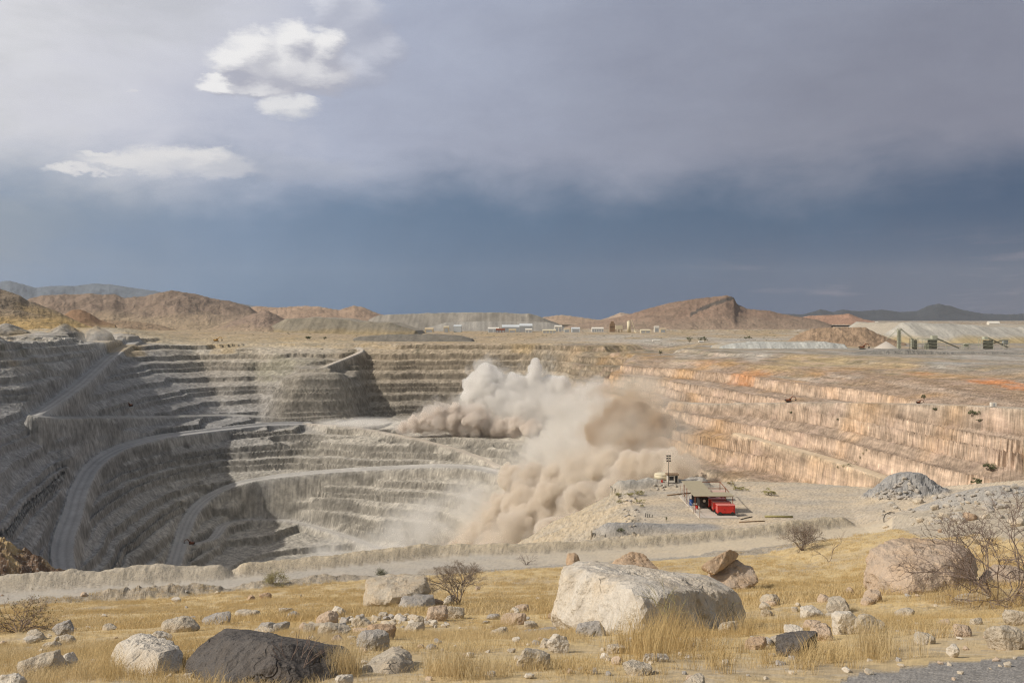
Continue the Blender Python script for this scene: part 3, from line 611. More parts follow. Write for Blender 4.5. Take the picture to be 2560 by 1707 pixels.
# ------------------------------------------------------------------ hills, spoil heaps and far mountains
def hill_mat(name, sc, bd, var=.3, streak=0.0, speck=.35):
    m, t = new_mat(name); p = gpos(t); a = t.n.new('ShaderNodeVertexColor'); a.layer_name = 'tint'
    n1 = t.noise(p, sc, 6, .62); n2 = t.noise(p, sc * 8, 4, .65)
    v = t.m('MULTIPLY', t.m('MULTIPLY_ADD', n1, 2 * var, 1 - var), t.m('MULTIPLY_ADD', n2, var * 1.8, 1 - var * .9))
    if streak:
        q = t.v('MULTIPLY', p, (1, .12, .05)); s_ = t.noise(q, sc * 4, 4, .6); v = t.m('MULTIPLY', v, t.m('MULTIPLY_ADD', s_, streak * 2, 1 - streak))
    c = t.v('MULTIPLY', a.outputs[0], t.xyz(v, v, v))
    sp = t.sep(t.vor(p, sc * 16, 'F1', 'Color'))[0]; c = t.mix(t.m('MULTIPLY', t.sstep(sp, .72, .8), speck), c, (.12, .11, .085, 1))
    finish(t, c, .95, t.m('ADD', n1, t.m('MULTIPLY', n2, .4)), .9, bd, .05); return m
M_hills = hill_mat('rocky_hill', .012, 14.0); M_mtn = hill_mat('far_mountain', .002, 60.0, .2, 0, .1); M_dump = hill_mat('tipped_spoil', .03, 3.0, .18, .25, .12); M_rub = hill_mat('rubble_heap', .10, 5.0, .3, 0, .3)
def hill(name, label, sky_, Yr, base_py, front, back, tint, mat, seed, gully=.5, top=None, flat=False, rows_=46, stp=3.0, power=1.25, tint2=None):
    px = np.array([p[0] for p in sky_], float); py = np.array([p[1] for p in sky_], float)
    cx_ = np.arange(px[0], px[-1] + stp, stp); ry = np.interp(cx_, px, py)
    ry = ry + vn2(cx_ / 9.0, cx_ * 0 + seed, seed) * (.9 if not flat else .35) + vn2(cx_ / 3.5, cx_ * 0 + seed, seed + 1) * .5
    zb = -(base_py - HY) / F * Yr; zr = -(ry - HY) / F * Yr; xr = (cx_ - CX) / F * Yr
    endw = np.minimum(np.arange(len(cx_)), np.arange(len(cx_))[::-1]) / 4.0; endw = np.clip(endw, 0, 1)
    if flat: t = np.concatenate([np.linspace(-1, -.30, rows_ * 2 // 3), np.linspace(-.29, 1, rows_ // 3)])
    else: t = np.concatenate([np.linspace(-1, -.02, rows_ * 3 // 4), np.linspace(0, 1, rows_ // 4)])
    T, XR = np.meshgrid(t, xr, indexing='ij'); ZR = np.repeat(zr[None], len(t), 0)
    Yg = Yr + np.where(T < 0, T * front, T * back); Xg = XR * (Yg / Yr if not flat else 1)
    if flat: s = np.clip((1 - np.abs(T) + fbm2(Xg / (front * .3), Yg / front, 3, seed) * .05) / .55, 0, 1)
    else: s = (1 - np.abs(T)) ** power
    H = zb - 3 + (ZR - zb + 3) * s
    hh = np.maximum(ZR - zb, 1)
    fl = np.abs(T) ** .7 * (1 - np.abs(T)) * 2
    H = H + hh * gully * fl * (fbm2(Xg / (front * .42), Yg / (front * .42), 5, seed + 7, .55, True) - .15) * .7
    H = H + hh * .05 * fbm2(Xg / (front * .1), Yg / (front * .1), 3, seed + 8) * np.where(np.abs(T) < .01, .3, 1) * (0 if flat else 1)
    H = np.where(endw[None] < 1, zb - 4 + (H - zb + 4) * endw[None], H)
    V = np.stack([Xg, Yg, H], 2).reshape(-1, 3); r_, c_ = Xg.shape; I = np.arange(r_ * c_).reshape(r_, c_)
    q = np.stack([I[:-1, :-1], I[:-1, 1:], I[1:, 1:], I[1:, :-1]], 2).reshape(-1, 4)
    n = fbm2(Xg / (front * .3), Yg / (front * .3), 3, seed + 9); hf = np.clip((H - zb) / hh.max(), 0, 1)
    C0 = np.array(tint)[None, None, :] * (1 + .25 * n[..., None])
    if tint2 is not None: C0 = lerp(np.array(tint2)[None, None, :] * (1 + .25 * n[..., None]), C0, sst(hf + n * .25, .12, .5)[..., None])
    if top is not None: C0 = top(C0, cx_, T, H, hf, n)
    o = mesh_np(name, V, quads=q, mat=mat, cols=np.clip(C0, .02, .8).reshape(-1, 3)); return setp(o, label, kind='structure')
hill('mountain', 'hazy blue mountain ridge far off at the edge of the sky beside the rocky range', [(-300, 690), (-120, 712), (0, 704), (26, 702), (48, 709), (91, 720), (128, 715), (183, 715), (238, 709), (274, 711), (340, 720), (420, 733), (560, 752), (700, 775), (800, 796)], 18000, 806, 2600, 1500, (.125, .15, .185), M_mtn, 11, .5, rows_=26, stp=5)  # distance haze is put into this blue tint
hill('mountain', 'dark blue peaked mountain range on the horizon behind the pale stockpile', [(1900, 793), (1943, 784), (2008, 786), (2053, 773), (2081, 780), (2106, 774), (2147, 778), (2204, 774), (2253, 780), (2294, 777), (2318, 765), (2347, 759), (2375, 765), (2408, 775), (2457, 784), (2518, 786), (2560, 784), (2700, 778), (2900, 792)], 14000, 803, 1800, 1500, (.048, .055, .068), M_mtn, 12, .4, rows_=26, stp=4)  # cloud shadow and distance haze are put into this dark blue tint
BR = (.255, .195, .155); BR2 = (.37, .29, .205)
hill('hill', 'long brown rocky range of hills behind the pit', [(20, 800), (50, 765), (73, 746), (110, 738), (146, 737), (183, 738), (227, 733), (256, 737), (285, 735), (311, 746), (358, 742), (402, 731), (439, 727), (483, 735), (530, 746), (585, 755), (621, 766), (650, 785), (690, 812)], 3600, 822, 700, 500, BR, M_hills, 13, .75, tint2=BR2)
hill('hill', 'lower tan hills fading away beyond the rocky range', [(560, 800), (600, 775), (640, 765), (695, 769), (749, 765), (797, 767), (847, 775), (865, 769), (884, 764), (910, 769), (946, 784), (1000, 798)], 4700, 812, 600, 500, (.37, .27, .20), M_hills, 14, .6)
hill('hill', 'dark brown mound with pale top standing before the rocky range', [(470, 838), (530, 819), (585, 801), (640, 782), (669, 777), (690, 786), (713, 797), (760, 818), (800, 832)], 2400, 834, 330, 260, (.27, .205, .165), M_hills, 15, .5, tint2=(.36, .28, .2))
hill('hill', 'low brown ridge below the rocky range', [(140, 822), (200, 806), (256, 799), (311, 801), (366, 807), (410, 815), (450, 828)], 2200, 834, 260, 220, (.31, .23, .16), M_hills, 16, .5, tint2=(.40, .30, .19))
hill('hill', 'reddish knoll at the edge of the grassy slope', [(130, 815), (160, 787), (178, 775), (200, 773), (225, 783), (250, 800), (300, 815)], 1950, 828, 160, 140, (.31, .20, .13), M_rub, 17, .4, tint2=(.42, .31, .18))
hill('hill', 'steep dark hill with yellow grass on its foot at the picture edge', [(-420, 680), (-200, 690), (-90, 700), (0, 722), (40, 735), (70, 752), (90, 757), (150, 782), (215, 812), (290, 838)], 1620, 838, 300, 200, (.235, .19, .145), M_hills, 18, .35, tint2=(.46, .33, .16))
def ridge_cliff(C0, cx_, T, H, hf, n):
    pxg = np.repeat(cx_[None], len(T), 0); edge_ = np.interp(cx_, [1725, 1760, 1800, 1838], [.45, .63, .80, .96])[None]
    m = (np.abs(hf - edge_ * (H.max() and 1) + .02 * n) < .055) & (pxg > 1725) & (pxg < 1845) & (T < 0)
    C0 = np.where(m[..., None], np.array((.11, .095, .085)), C0); return C0
hill('hill', 'reddish brown flat-backed rocky hill with a cliff below its summit', [(1400, 818), (1470, 805), (1520, 797), (1560, 789), (1582, 783), (1624, 770), (1677, 757), (1730, 748), (1783, 742), (1817, 739), (1835, 745), (1842, 760), (1867, 772), (1900, 775), (1928, 777), (1946, 783), (1980, 789), (2046, 800), (2090, 815)], 3500, 826, 520, 400, (.27, .19, .145), M_hills, 19, .38, top=ridge_cliff, tint2=(.31, .235, .18), power=1.05)
hill('hill', 'small pale knoll in front of the storm next to the flat-backed hill', [(1490, 803), (1519, 794), (1551, 781), (1580, 786), (1620, 800)], 5200, 806, 400, 300, (.40, .31, .24), M_hills, 20, .3)
hill('hill', 'low tan rise beyond the workshop buildings', [(1290, 803), (1341, 795), (1403, 787), (1458, 794), (1520, 803)], 4600, 808, 400, 300, (.40, .30, .22), M_hills, 21, .3)
hill('hill', 'low pinkish hillocks in front of the blue mountains', [(1960, 803), (2024, 789), (2060, 788), (2090, 787), (2122, 784), (2140, 791), (2159, 798), (2200, 806)], 4300, 809, 350, 300, (.40, .25, .18), M_hills, 22, .35)
# tipped spoil
def dump_streak(C0, cx_, T, H, hf, n):
    s = fbm2(np.repeat(cx_[None] / 7., len(T), 0), T * .6, 4, 5); C0 = C0 * (1 + .35 * s[..., None]); flat_ = np.abs(T) < .42
    return np.where(flat_[..., None], np.array((.37, .335, .28)), C0)
hill('spoil_heap', 'long flat-topped grey spoil heap on the skyline behind the workshops', [(925, 803), (960, 790), (1040, 786), (1120, 784), (1190, 783), (1320, 786), (1345, 792), (1385, 806), (1420, 822)], 3000, 828, 260, 300, (.27, .25, .22), M_dump, 31, .2, dump_streak, True)
hill('spoil_heap', 'lower step of the grey spoil heap behind the workshops', [(1060, 822), (1120, 806), (1200, 804), (1300, 804), (1370, 806), (1400, 815), (1420, 825)], 2800, 830, 150, 150, (.31, .295, .27), M_dump, 37, .12, dump_streak, True)
hill('spoil_heap', 'terraced yellow and grey spoil heap beside the dark mound', [(670, 826), (715, 808), (735, 800), (800, 796), (860, 798), (900, 805), (985, 808), (1020, 818), (1060, 830)], 2300, 836, 180, 200, (.31, .275, .215), M_rub, 32, .35, dump_streak, True, tint2=(.39, .31, .19))
hill('spoil_heap', 'low dark grey spoil bank at the far pit rim', [(880, 848), (900, 842), (960, 838), (1080, 836), (1150, 840), (1190, 850)], 1640, 851, 60, 60, (.25, .23, .2), M_rub, 33, .4, None, True, rows_=30)
hill('spoil_heap', 'broad pale grey stockpile with a flat crest behind the crushers', [(2150, 842), (2174, 828), (2204, 808), (2276, 809), (2374, 811), (2395, 816), (2470, 819), (2511, 815), (2560, 815), (2700, 812), (2900, 830)], 1560, 856, 190, 260, (.385, .37, .335), M_dump, 34, .25, dump_streak, True, tint2=(.42, .34, .2))
hill('rubble_heap', 'tan heap of boulders beside the pale stockpile', [(1955, 862), (1990, 838), (2028, 822), (2060, 819), (2090, 818), (2163, 818), (2192, 833), (2237, 850), (2270, 860)], 1290, 862, 70, 60, (.43, .31, .215), M_rub, 35, .5, stp=1.5)
hill('spoil_heap', 'grey green stockpile with pale streaks on the plateau', [(1780, 868), (1820, 858), (1869, 853), (1940, 854), (2008, 855), (2045, 853), (2110, 862)], 1190, 876, 45, 60, (.43, .435, .415), M_dump, 36, .12, dump_streak, True)
hill('spoil_heap', 'long grey gravel bank below the crushing plant', [(2100, 893), (2140, 884), (2200, 878), (2260, 875), (2330, 879), (2400, 883), (2480, 880), (2560, 884), (2700, 890), (2800, 900)], 985, 894, 26, 50, (.31, .295, .27), M_rub, 38, .45, None, True, stp=1.6, rows_=36)
print('hills', round(time.time() - T0, 1))
# ------------------------------------------------------------------ rocks
def ico(n):
    bm = bmesh.new(); bmesh.ops.create_icosphere(bm, subdivisions=n, radius=1); bm.verts.ensure_lookup_table()
    V = np.array([v.co[:] for v in bm.verts], np.float64); Fc = np.array([[v.index for v in f.verts] for f in bm.faces], np.int32); bm.free(); return V, Fc
ICO = {n: ico(n) for n in (1, 2, 3, 4, 5, 6)}
def hull_planes(pts):
    bm = bmesh.new(); [bm.verts.new(p) for p in pts]; r = bmesh.ops.convex_hull(bm, input=bm.verts[:]); bm.normal_update()
    pl = [(np.array(f.normal[:]), float(f.normal.dot(f.verts[0].co))) for f in bm.faces]; bm.free()
    c = np.mean(np.array(pts), 0); out = []
    for n, d in pl:
        if n @ c > d: n, d = -n, -d
        out.append((n, d - n @ c))
    return c, out
def radial(D, planes, soft=.0):
    r = np.full(len(D), 1e9); rs = []
    for n, d in planes:
        k = D @ n; q = np.where(k > 1e-4, max(d, 1e-3) / np.maximum(k, 1e-4), 1e9); r = np.minimum(r, q); rs.append(q)
    if soft > 0:
        q = np.array(rs); s = -soft * np.log(np.exp(-np.clip((q - r) / (soft * r + 1e-9), 0, 50)).sum(0)) * r; r = r + s
    return r
def chip(V, N, seed, size, amt):
    """chisel flat chips and cracks into a rock: stepped noise"""
    n = fbm3(V / size, 2, seed, .5); st = np.floor(n * 4 + .5) / 4
    return (n * .35 + st * .65) * amt
SPEC = {}
def rock_mat(name, rgb, dark, warm, sc=3.0, bd=.05, stain=.5, small=False):
    SPEC[name] = (rgb, dark, warm, sc, bd, stain)
    m, t = new_mat(name); p = ocoord(t)
    n1 = t.noise(p, sc * .5, 5, .62, .3); n2 = t.noise(p, sc * 5, 5, .65); n3 = t.noise(t.v('MULTIPLY', p, (1, 1, .35)), sc * 1.2, 4, .55, .6)
    c = t.mix(t.sstep(n1, .35, .7), (*rgb, 1), (*warm, 1)); c = t.mix(t.m('MULTIPLY', t.sstep(n3, .5, .72), stain), c, (*dark, 1))
    v = t.m('MULTIPLY_ADD', n2, .6, .7); c = t.v('MULTIPLY', c, t.xyz(v, v, v))
    cr = t.vor(t.v('ADD', p, t.v('MULTIPLY', t.noise(p, sc, 3, .5, 0, True), (.35, .35, .35))), sc * .8, 'DISTANCE_TO_EDGE'); crk = t.m('MULTIPLY', t.m('SUBTRACT', 1, t.sstep(cr, .0, .025)), t.sstep(n1, .52, .6))
    c = t.mix(t.m('MULTIPLY', crk, .35), c, (*[q * .45 for q in rgb], 1))
    h = t.m('ADD', t.m('ADD', t.m('MULTIPLY', n1, .6), t.m('MULTIPLY', n2, .55)), t.m('MULTIPLY', crk, -.25)); finish(t, c, .9, h, .5 if small else 1.0, .004 if small else bd * 2.2, .15); return m
MR = {
 'white': rock_mat('pale_marble', (.56, .52, .46), (.36, .315, .26), (.54, .465, .365), 2.2),
 'cream': rock_mat('cream_rock', (.48, .43, .355), (.29, .25, .20), (.48, .395, .29), 3.0),
 'grey': rock_mat('grey_rock', (.36, .34, .32), (.22, .21, .20), (.40, .36, .31), 3.0),
 'black': rock_mat('black_rock', (.12, .112, .108), (.045, .04, .038), (.13, .115, .105), 3.0),
 'brown': rock_mat('brown_rock', (.43, .31, .21), (.25, .17, .11), (.47, .36, .26), 3.0),
 'pink': rock_mat('pinkish_tan_rock', (.46, .37, .29), (.31, .27, .235), (.47, .345, .235), 1.2, .08, .55),
 'rubble': rock_mat('blasted_rubble', (.38, .355, .32), (.23, .22, .21), (.45, .40, .33), 2.5),
}
def rock_mesh(name, planes, level, seed, rough, mat, soft=.03, chipsize=.35, flatbase=None):
    Vd, Fc = ICO[level]; rg_ = random.Random(seed + 77); planes = list(planes)
    r0 = radial(ICO[3][0], planes); P0 = ICO[3][0] * r0[:, None]
    for _ in range({2: 4, 3: 8, 4: 18, 5: 34, 6: 55}.get(level, 8)):             # broken corners and edges
        v = np.array([rg_.gauss(0, 1), rg_.gauss(0, 1), rg_.gauss(0, 1)]); v /= np.linalg.norm(v); planes.append((v, float((P0 @ v).max()) * (rg_.uniform(.93, .997) if level >= 5 else rg_.uniform(.85, .985))))
    r = radial(Vd, planes, soft * .3); V = Vd * r[:, None]; s = float(np.median(r))
    d = fbm3(V / (s * .9) + seed * 3.1, 4, seed, .55) * .06 + chip(V, Vd, seed + 3, s * chipsize, .11) + fbm3(V * np.array((1, 1, .4)) / (s * .22) + 9, 3, seed + 5, .55, True) * .035 + fbm3(V / (s * .10) + 5, 3, seed + 9, .55) * .022
    V = V + Vd * (d * s * rough)[:, None]
    return mesh_np(name, V, tris=Fc, mat=mat, smooth=False)
def rand_planes(rng, sx, sy, sz, n=13, tilt=.3):
    pl = [(np.array((0, 0, 1.)), sz), (np.array((0, 0, -1.)), sz)]
    for k in range(n):
        v = np.array([rng.gauss(0, 1), rng.gauss(0, 1), rng.gauss(0, .75)]); v /= np.linalg.norm(v)
        sup = math.sqrt((v[0] * sx) ** 2 + (v[1] * sy) ** 2 + (v[2] * sz) ** 2)
        pl.append((v, sup * rng.uniform(.68, .98)))
    e = np.array([rng.uniform(-tilt, tilt), rng.uniform(-tilt, tilt), 1]); e /= np.linalg.norm(e); pl[0] = (e, sz * .92)
    for s in (-1, 1):
        for ax, q in ((0, sx), (1, sy)):
            v = np.zeros(3); v[ax] = s; v += np.array([rng.uniform(-.35, .35), rng.uniform(-.35, .35), rng.uniform(-.2, .3)]); v /= np.linalg.norm(v); pl.append((v, q))
    return pl
def hero(name, label, cat, pts, tone, level, seed, rough=1.0, soft=.03, group=None, chipsize=.35):
    w_ = [P(*p) for p in pts]; c, pl = hull_planes(w_)
    o = rock_mesh(name, pl, level, seed, rough, MR[tone], soft, chipsize); o.location = c; return setp(o, label, cat, group)
def rock(x0, y0, x1, y1, tone, label, seed, level=4, group=None, Y=None, sink=.12, cat='rock', name='rock', asp=.8, tilt=.3):
    """a stone filling the given photograph box, standing where that pixel's ground is"""
    rng = random.Random(seed * 7 + 1)
    if Y is None: g_ = ray_ground((x0 + x1) / 2, y1 - .25 * (y1 - y0) * .5)
    else: xx = ((x0 + x1) / 2 - CX) / F * Y; g_ = Vector((xx, Y, float(height(np.array([xx]), np.array([Y]))[0])))
    wd = (x1 - x0) / F * g_.y; hg = (y1 - y0) / F * g_.y
    sx, sy = wd / 2 * 1.06, wd / 2 * asp; sz = hg * .5 * (1 + sink)
    zt = -(y0 - HY) / F * (g_.y + sy * .3)                       # top as seen
    o = rock_mesh(name, rand_planes(rng, sx, sy, sz, 12, tilt), level, seed, 1.0, MR[tone], .02)
    o.location = (g_.x, g_.y + sy * .35, min(zt - sz * .9, g_.z + sz * .75)); o.rotation_euler = (0, 0, rng.uniform(-.3, .3))
    return setp(o, label, cat, group)
# the big boulders
hero('boulder', 'huge pale boulder with a dark right face in front of the gravel road', 'boulder', [(1362, 1560, 13.4), (1388, 1435, 13.4), (1402, 1404, 13.7), (1470, 1401, 14.3), (1488, 1432, 12.3), (1600, 1640, 10.5), (1632, 1464, 11.0), (1610, 1480, 10.8), (1862, 1560, 13.2), (1852, 1505, 13.3), (1826, 1470, 13.2), (1775, 1436, 14.6), (1600, 1411, 15.0), (1710, 1630, 11.2), (1480, 1610, 11.5), (1700, 1600, 16)], 'white', 6, 5, 1.0, .012)
hero('boulder', 'black angular boulder with a sharp sloping top edge among pale stones', 'boulder', [(440, 1700, 6.3), (452, 1655, 6.4), (556, 1566, 6.9), (620, 1572, 7.0), (884, 1618, 6.6), (700, 1603, 5.9), (566, 1600, 6.2), (560, 1760, 5.5), (700, 1800, 5.2), (918, 1760, 5.8), (892, 1640, 6.3), (700, 1700, 7.6)], 'black', 6, 8, .75, .006)
hero('boulder', 'rounded cream boulder leaning against the black one', 'boulder', [(268, 1700, 6.9), (275, 1640, 7.0), (300, 1598, 7.1), (345, 1577, 7.2), (400, 1590, 7.1), (445, 1615, 6.8), (465, 1680, 6.5), (400, 1760, 6.0), (300, 1740, 6.2), (330, 1620, 6.5), (420, 1630, 6.4), (370, 1700, 7.8)], 'white', 5, 13, 1.3, .05)
hero('boulder', 'massive pinkish tan boulder beside the bare thorn bush', 'boulder', [(2143, 1490, 26), (2160, 1420, 26.4), (2190, 1370, 27), (2222, 1346, 28), (2300, 1350, 28.5), (2400, 1340, 29.5), (2440, 1375, 28), (2452, 1450, 26.5), (2390, 1400, 25.2), (2440, 1520, 25.5), (2300, 1530, 24), (2200, 1520, 24.6), (2280, 1420, 24.8), (2330, 1480, 30)], 'pink', 6, 21, 1.2, .02)
hero('boulder', 'lower pinkish block at the foot of the bare thorn bush', 'boulder', [(2440, 1500, 27), (2450, 1430, 27.5), (2500, 1405, 28), (2580, 1420, 28), (2600, 1500, 26), (2500, 1515, 25.5), (2520, 1450, 29)], 'pink', 5, 22, 1.2, .03)
hero('boulder', 'split pale boulder with a dark undercut right end below the gravel road', 'boulder', [(906, 1520, 46.5), (918, 1440, 47), (965, 1434, 48), (1050, 1434, 48), (1076, 1442, 47), (1078, 1484, 46.2), (1010, 1490, 45), (920, 1500, 45.2), (960, 1520, 45), (1000, 1470, 50)], 'cream', 5, 31, 1.0, .015)
hero('boulder', 'flat grey slab lying against the split pale boulder', 'boulder', [(985, 1525, 44.6), (1000, 1487, 45.2), (1084, 1484, 45.8), (1092, 1525, 45.2), (1030, 1530, 43.8), (1050, 1500, 47)], 'grey', 4, 32, .8, .015)
hero('boulder', 'reddish tan boulder with a slanted block on top behind the huge pale boulder', 'boulder', [(1755, 1480, 58), (1770, 1430, 59), (1830, 1395, 60), (1880, 1415, 60), (1902, 1440, 59), (1885, 1475, 57.5), (1820, 1490, 56.5), (1830, 1450, 64)], 'pink', 5, 33, 1.2, .02)
hero('boulder', 'brown slanted block resting on the reddish tan boulder', 'boulder', [(1742, 1432, 57.5), (1752, 1412, 58), (1820, 1374, 59), (1852, 1370, 60), (1860, 1384, 60), (1800, 1418, 58), (1780, 1440, 57.5), (1800, 1400, 62)], 'brown', 5, 34, 1.1, .02)
hero('boulder', 'low brown heap-shaped boulder behind the top of the huge pale boulder', 'boulder', [(1515, 1440, 70), (1530, 1402, 70), (1580, 1378, 71), (1610, 1388, 71), (1645, 1418, 70), (1650, 1440, 69), (1560, 1440, 68), (1580, 1420, 75)], 'brown', 5, 35, 1.4, .03)
hero('boulder', 'small brown block peeking over the left end of the huge pale boulder', 'boulder', [(1414, 1412, 60), (1418, 1382, 60), (1440, 1380, 60), (1450, 1398, 60), (1448, 1412, 59.5), (1430, 1412, 59), (1432, 1400, 61)], 'brown', 4, 36, .9, .03)
hero('boulder', 'tilted grey slab with a dark broken end beside the huge pale boulder', 'boulder', [(1205, 1612, 13.6), (1225, 1572, 14.6), (1330, 1549, 15.2), (1398, 1546, 15), (1413, 1578, 14), (1380, 1600, 13.2), (1260, 1640, 12.6), (1395, 1600, 13.8)], 'grey', 5, 41, .7, .012)
hero('boulder', 'large smooth cream boulder right of the black one', 'boulder', [(893, 1740, 6.1), (905, 1670, 6.6), (935, 1640, 7.0), (990, 1608, 7.3), (1020, 1618, 7.2), (1036, 1660, 6.7), (1030, 1740, 6.2), (960, 1760, 5.8), (985, 1650, 6.3), (960, 1690, 7.8)], 'cream', 5, 42, .8, .02)
hero('boulder', 'long low grey slab half hidden in grass beside the smooth cream boulder', 'boulder', [(1030, 1660, 8.8), (1042, 1618, 9.4), (1085, 1604, 9.8), (1180, 1618, 9.6), (1238, 1645, 9.0), (1200, 1670, 8.4), (1080, 1680, 8.0), (1120, 1640, 10.4)], 'grey', 5, 43, .8, .02)
hero('boulder', 'flat tan slab in front of the long low grey one', 'boulder', [(1022, 1720, 6.4), (1040, 1672, 6.9), (1090, 1652, 7.3), (1165, 1658, 7.2), (1172, 1690, 6.6), (1100, 1730, 6.1), (1100, 1690, 7.9)], 'grey', 5, 44, .9, .025)
ROCKS = [
 (28, 1640, 160, 1692, 'cream', 'flat cream boulder near the picture edge, half sunk in grass'), (135, 1632, 196, 1680, 'white', 'paler upright stone against the flat cream boulder'),
 (-20, 1688, 62, 1740, 'white', 'white stone cut off by the corner of the picture'), (129, 1556, 184, 1592, 'grey', 'grey pointed stone alone on the open grass slope'),
 (150, 1590, 190, 1614, 'cream', 'small cream block just below the grey pointed stone'), (100, 1604, 150, 1628, 'cream', 'flat sliver of stone next to the small cream block'),
 (393, 1548, 488, 1584, 'cream', 'long flat stone up the slope from the rounded cream boulder'), (470, 1540, 492, 1556, 'grey', 'small dark stone at the end of the long flat stone'),
 (500, 1536, 580, 1564, 'grey', 'ragged grey outcrop up the slope from the black boulder'), (586, 1526, 656, 1550, 'cream', 'cream and dark outcrop beside the ragged grey one'),
 (616, 1488, 640, 1501, 'brown', 'small dark rock near the road heaps'), (646, 1482, 680, 1500, 'brown', 'brown flat rock near the shrub by the road'),
 (696, 1520, 732, 1546, 'cream', 'cream stone, upper one of a touching pair'), (716, 1530, 750, 1550, 'grey', 'darker stone, lower one of a touching pair'),
 (682, 1556, 726, 1582, 'grey', 'grey stone just above the black boulder'), (825, 1516, 864, 1548, 'white', 'pale triangular stone at the edge of the rubble patch'),
 (755, 1558, 792, 1590, 'cream', 'upright cream block above the ridge of the black boulder'), (791, 1562, 876, 1598, 'cream', 'low flat cream stone behind the tip of the black boulder'),
 (909, 1558, 993, 1604, 'brown', 'brown and cream stone behind the grey square one'), (887, 1580, 968, 1632, 'grey', 'square grey stone behind the smooth cream boulder'),
 (838, 1682, 882, 1730, 'white', 'small white stone against the black face of the black boulder'), (1364, 1584, 1426, 1638, 'white', 'pale cube-like stone at the end of the tilted grey slab'),
 (1437, 1556, 1516, 1594, 'grey', 'flat grey stone leaning on the huge pale boulder'), (1294, 1628, 1380, 1678, 'cream', 'cream wedge-shaped stone in front of the tilted grey slab'),
 (1510, 1612, 1568, 1636, 'cream', 'low cream stone at the foot of the huge pale boulder'), (1608, 1634, 1680, 1656, 'white', 'flat pale stones in front of the huge pale boulder'),
 (1903, 1486, 1955, 1516, 'cream', 'cream stone with a dark side on the slope past the huge pale boulder'), (2001, 1517, 2058, 1551, 'white', 'white wedge lying on the grass before the tan boulder'),
 (2088, 1530, 2160, 1592, 'white', 'big white rounded stone below the tan boulder'), (2135, 1536, 2196, 1590, 'cream', 'tan stone touching the big white rounded one'),
 (2023, 1562, 2088, 1606, 'pink', 'pinkish stone next to the dark grey one'), (1936, 1588, 2044, 1646, 'black', 'dark grey stone in tall grass below the pinkish one'),
 (2172, 1550, 2216, 1580, 'cream', 'cream stone behind the tall grass clump'), (2290, 1586, 2350, 1612, 'cream', 'flat cream stone in thick grass toward the gravel'),
 (2388, 1564, 2434, 1594, 'pink', 'oval pink stone tilted in the grass'), (2517, 1528, 2580, 1566, 'cream', 'speckled cream stone at the picture edge'),
 (2481, 1567, 2575, 1630, 'cream', 'large rough cream stone at the picture edge above the gravel'), (2385, 1488, 2480, 1506, 'white', 'long thin pale stone under the thorn bush'),
 (2114, 1470, 2142, 1496, 'pink', 'small stone at the left foot of the tan boulder'), (2160, 1474, 2208, 1508, 'pink', 'slanting stone at the front foot of the tan boulder'),
 (2372, 1610, 2402, 1648, 'white', 'upright white stone just above the gravel patch'), (1962, 1570, 2014, 1590, 'white', 'flat white stone above the dark grey one'),
 (1800, 1555, 1850, 1590, 'cream', 'tan stone at the shaded end of the huge pale boulder'), (1860, 1600, 1920, 1625, 'brown', 'brown stone in the grass before the dark grey one'),
 (1560, 1660, 1640, 1690, 'cream', 'half buried cream stone in the nearest grass'), (1700, 1700, 1770, 1725, 'cream', 'cream stone at the lower picture edge'),
 (2240, 1520, 2290, 1545, 'cream', 'half buried stone below the middle of the tan boulder'), (1075, 1500, 1110, 1520, 'brown', 'brown stone between the split boulder and the acacia'), (1110, 1488, 1138, 1515, 'white', 'white stone leaning on the trunk of the acacia'),
 (1285, 1520, 1300, 1545, 'white', 'thin white upright marker stone standing alone in the grass'), (1036, 1538, 1060, 1572, 'cream', 'round cream stone at the end of the rubble patch'), (1060, 1515, 1118, 1556, 'pink', 'tan blocky stone with a dark hollow beside the rubble patch'), (1118, 1518, 1165, 1550, 'cream', 'cream stone below the acacia'),
]
for i, (x0, y0, x1, y1, tone, lab) in enumerate(ROCKS): rock(x0, y0, x1, y1, tone, lab, 100 + i, 4 if x1 - x0 > 45 else 3)
rq = random.Random(55)
for i in range(34):
    px = rq.choice((rq.uniform(640, 1120), rq.uniform(0, 420), rq.uniform(1880, 2560), rq.uniform(1180, 1450))); py = rq.uniform(1530, 1640) if px < 1500 else rq.uniform(1500, 1640); wd = rq.uniform(26, 62); tn = rq.choice(('cream', 'white', 'grey', 'cream', 'pink'))
    l_ = min([(370, 1640, 'the rounded cream boulder'), (690, 1640, 'the black boulder'), (960, 1660, 'the smooth cream boulder'), (1130, 1640, 'the long low grey slab'), (1310, 1590, 'the tilted grey slab'), (2290, 1450, 'the tan boulder'), (110, 1660, 'the flat cream boulder'), (2140, 1560, 'the big white rounded stone'), (1990, 1615, 'the dark grey stone'), (2520, 1600, 'the rough cream stone at the edge')], key=lambda q: (q[0] - px) ** 2 + (q[1] - py) ** 2)
    rock(px - wd / 2, py - wd * rq.uniform(.35, .6), px + wd / 2, py, tn, '%s half buried %s rock %s %s' % ('broad' if wd > 46 else 'compact', {'cream': 'cream', 'white': 'whitish', 'grey': 'grey', 'pink': 'pinkish'}[tn], 'up the slope from' if py < l_[1] - 20 else 'beside' if py < l_[1] + 15 else 'down the slope from', l_[2]), 400 + i, 4 if wd > 40 else 3, 'half buried rocks on the slope', tilt=.5)
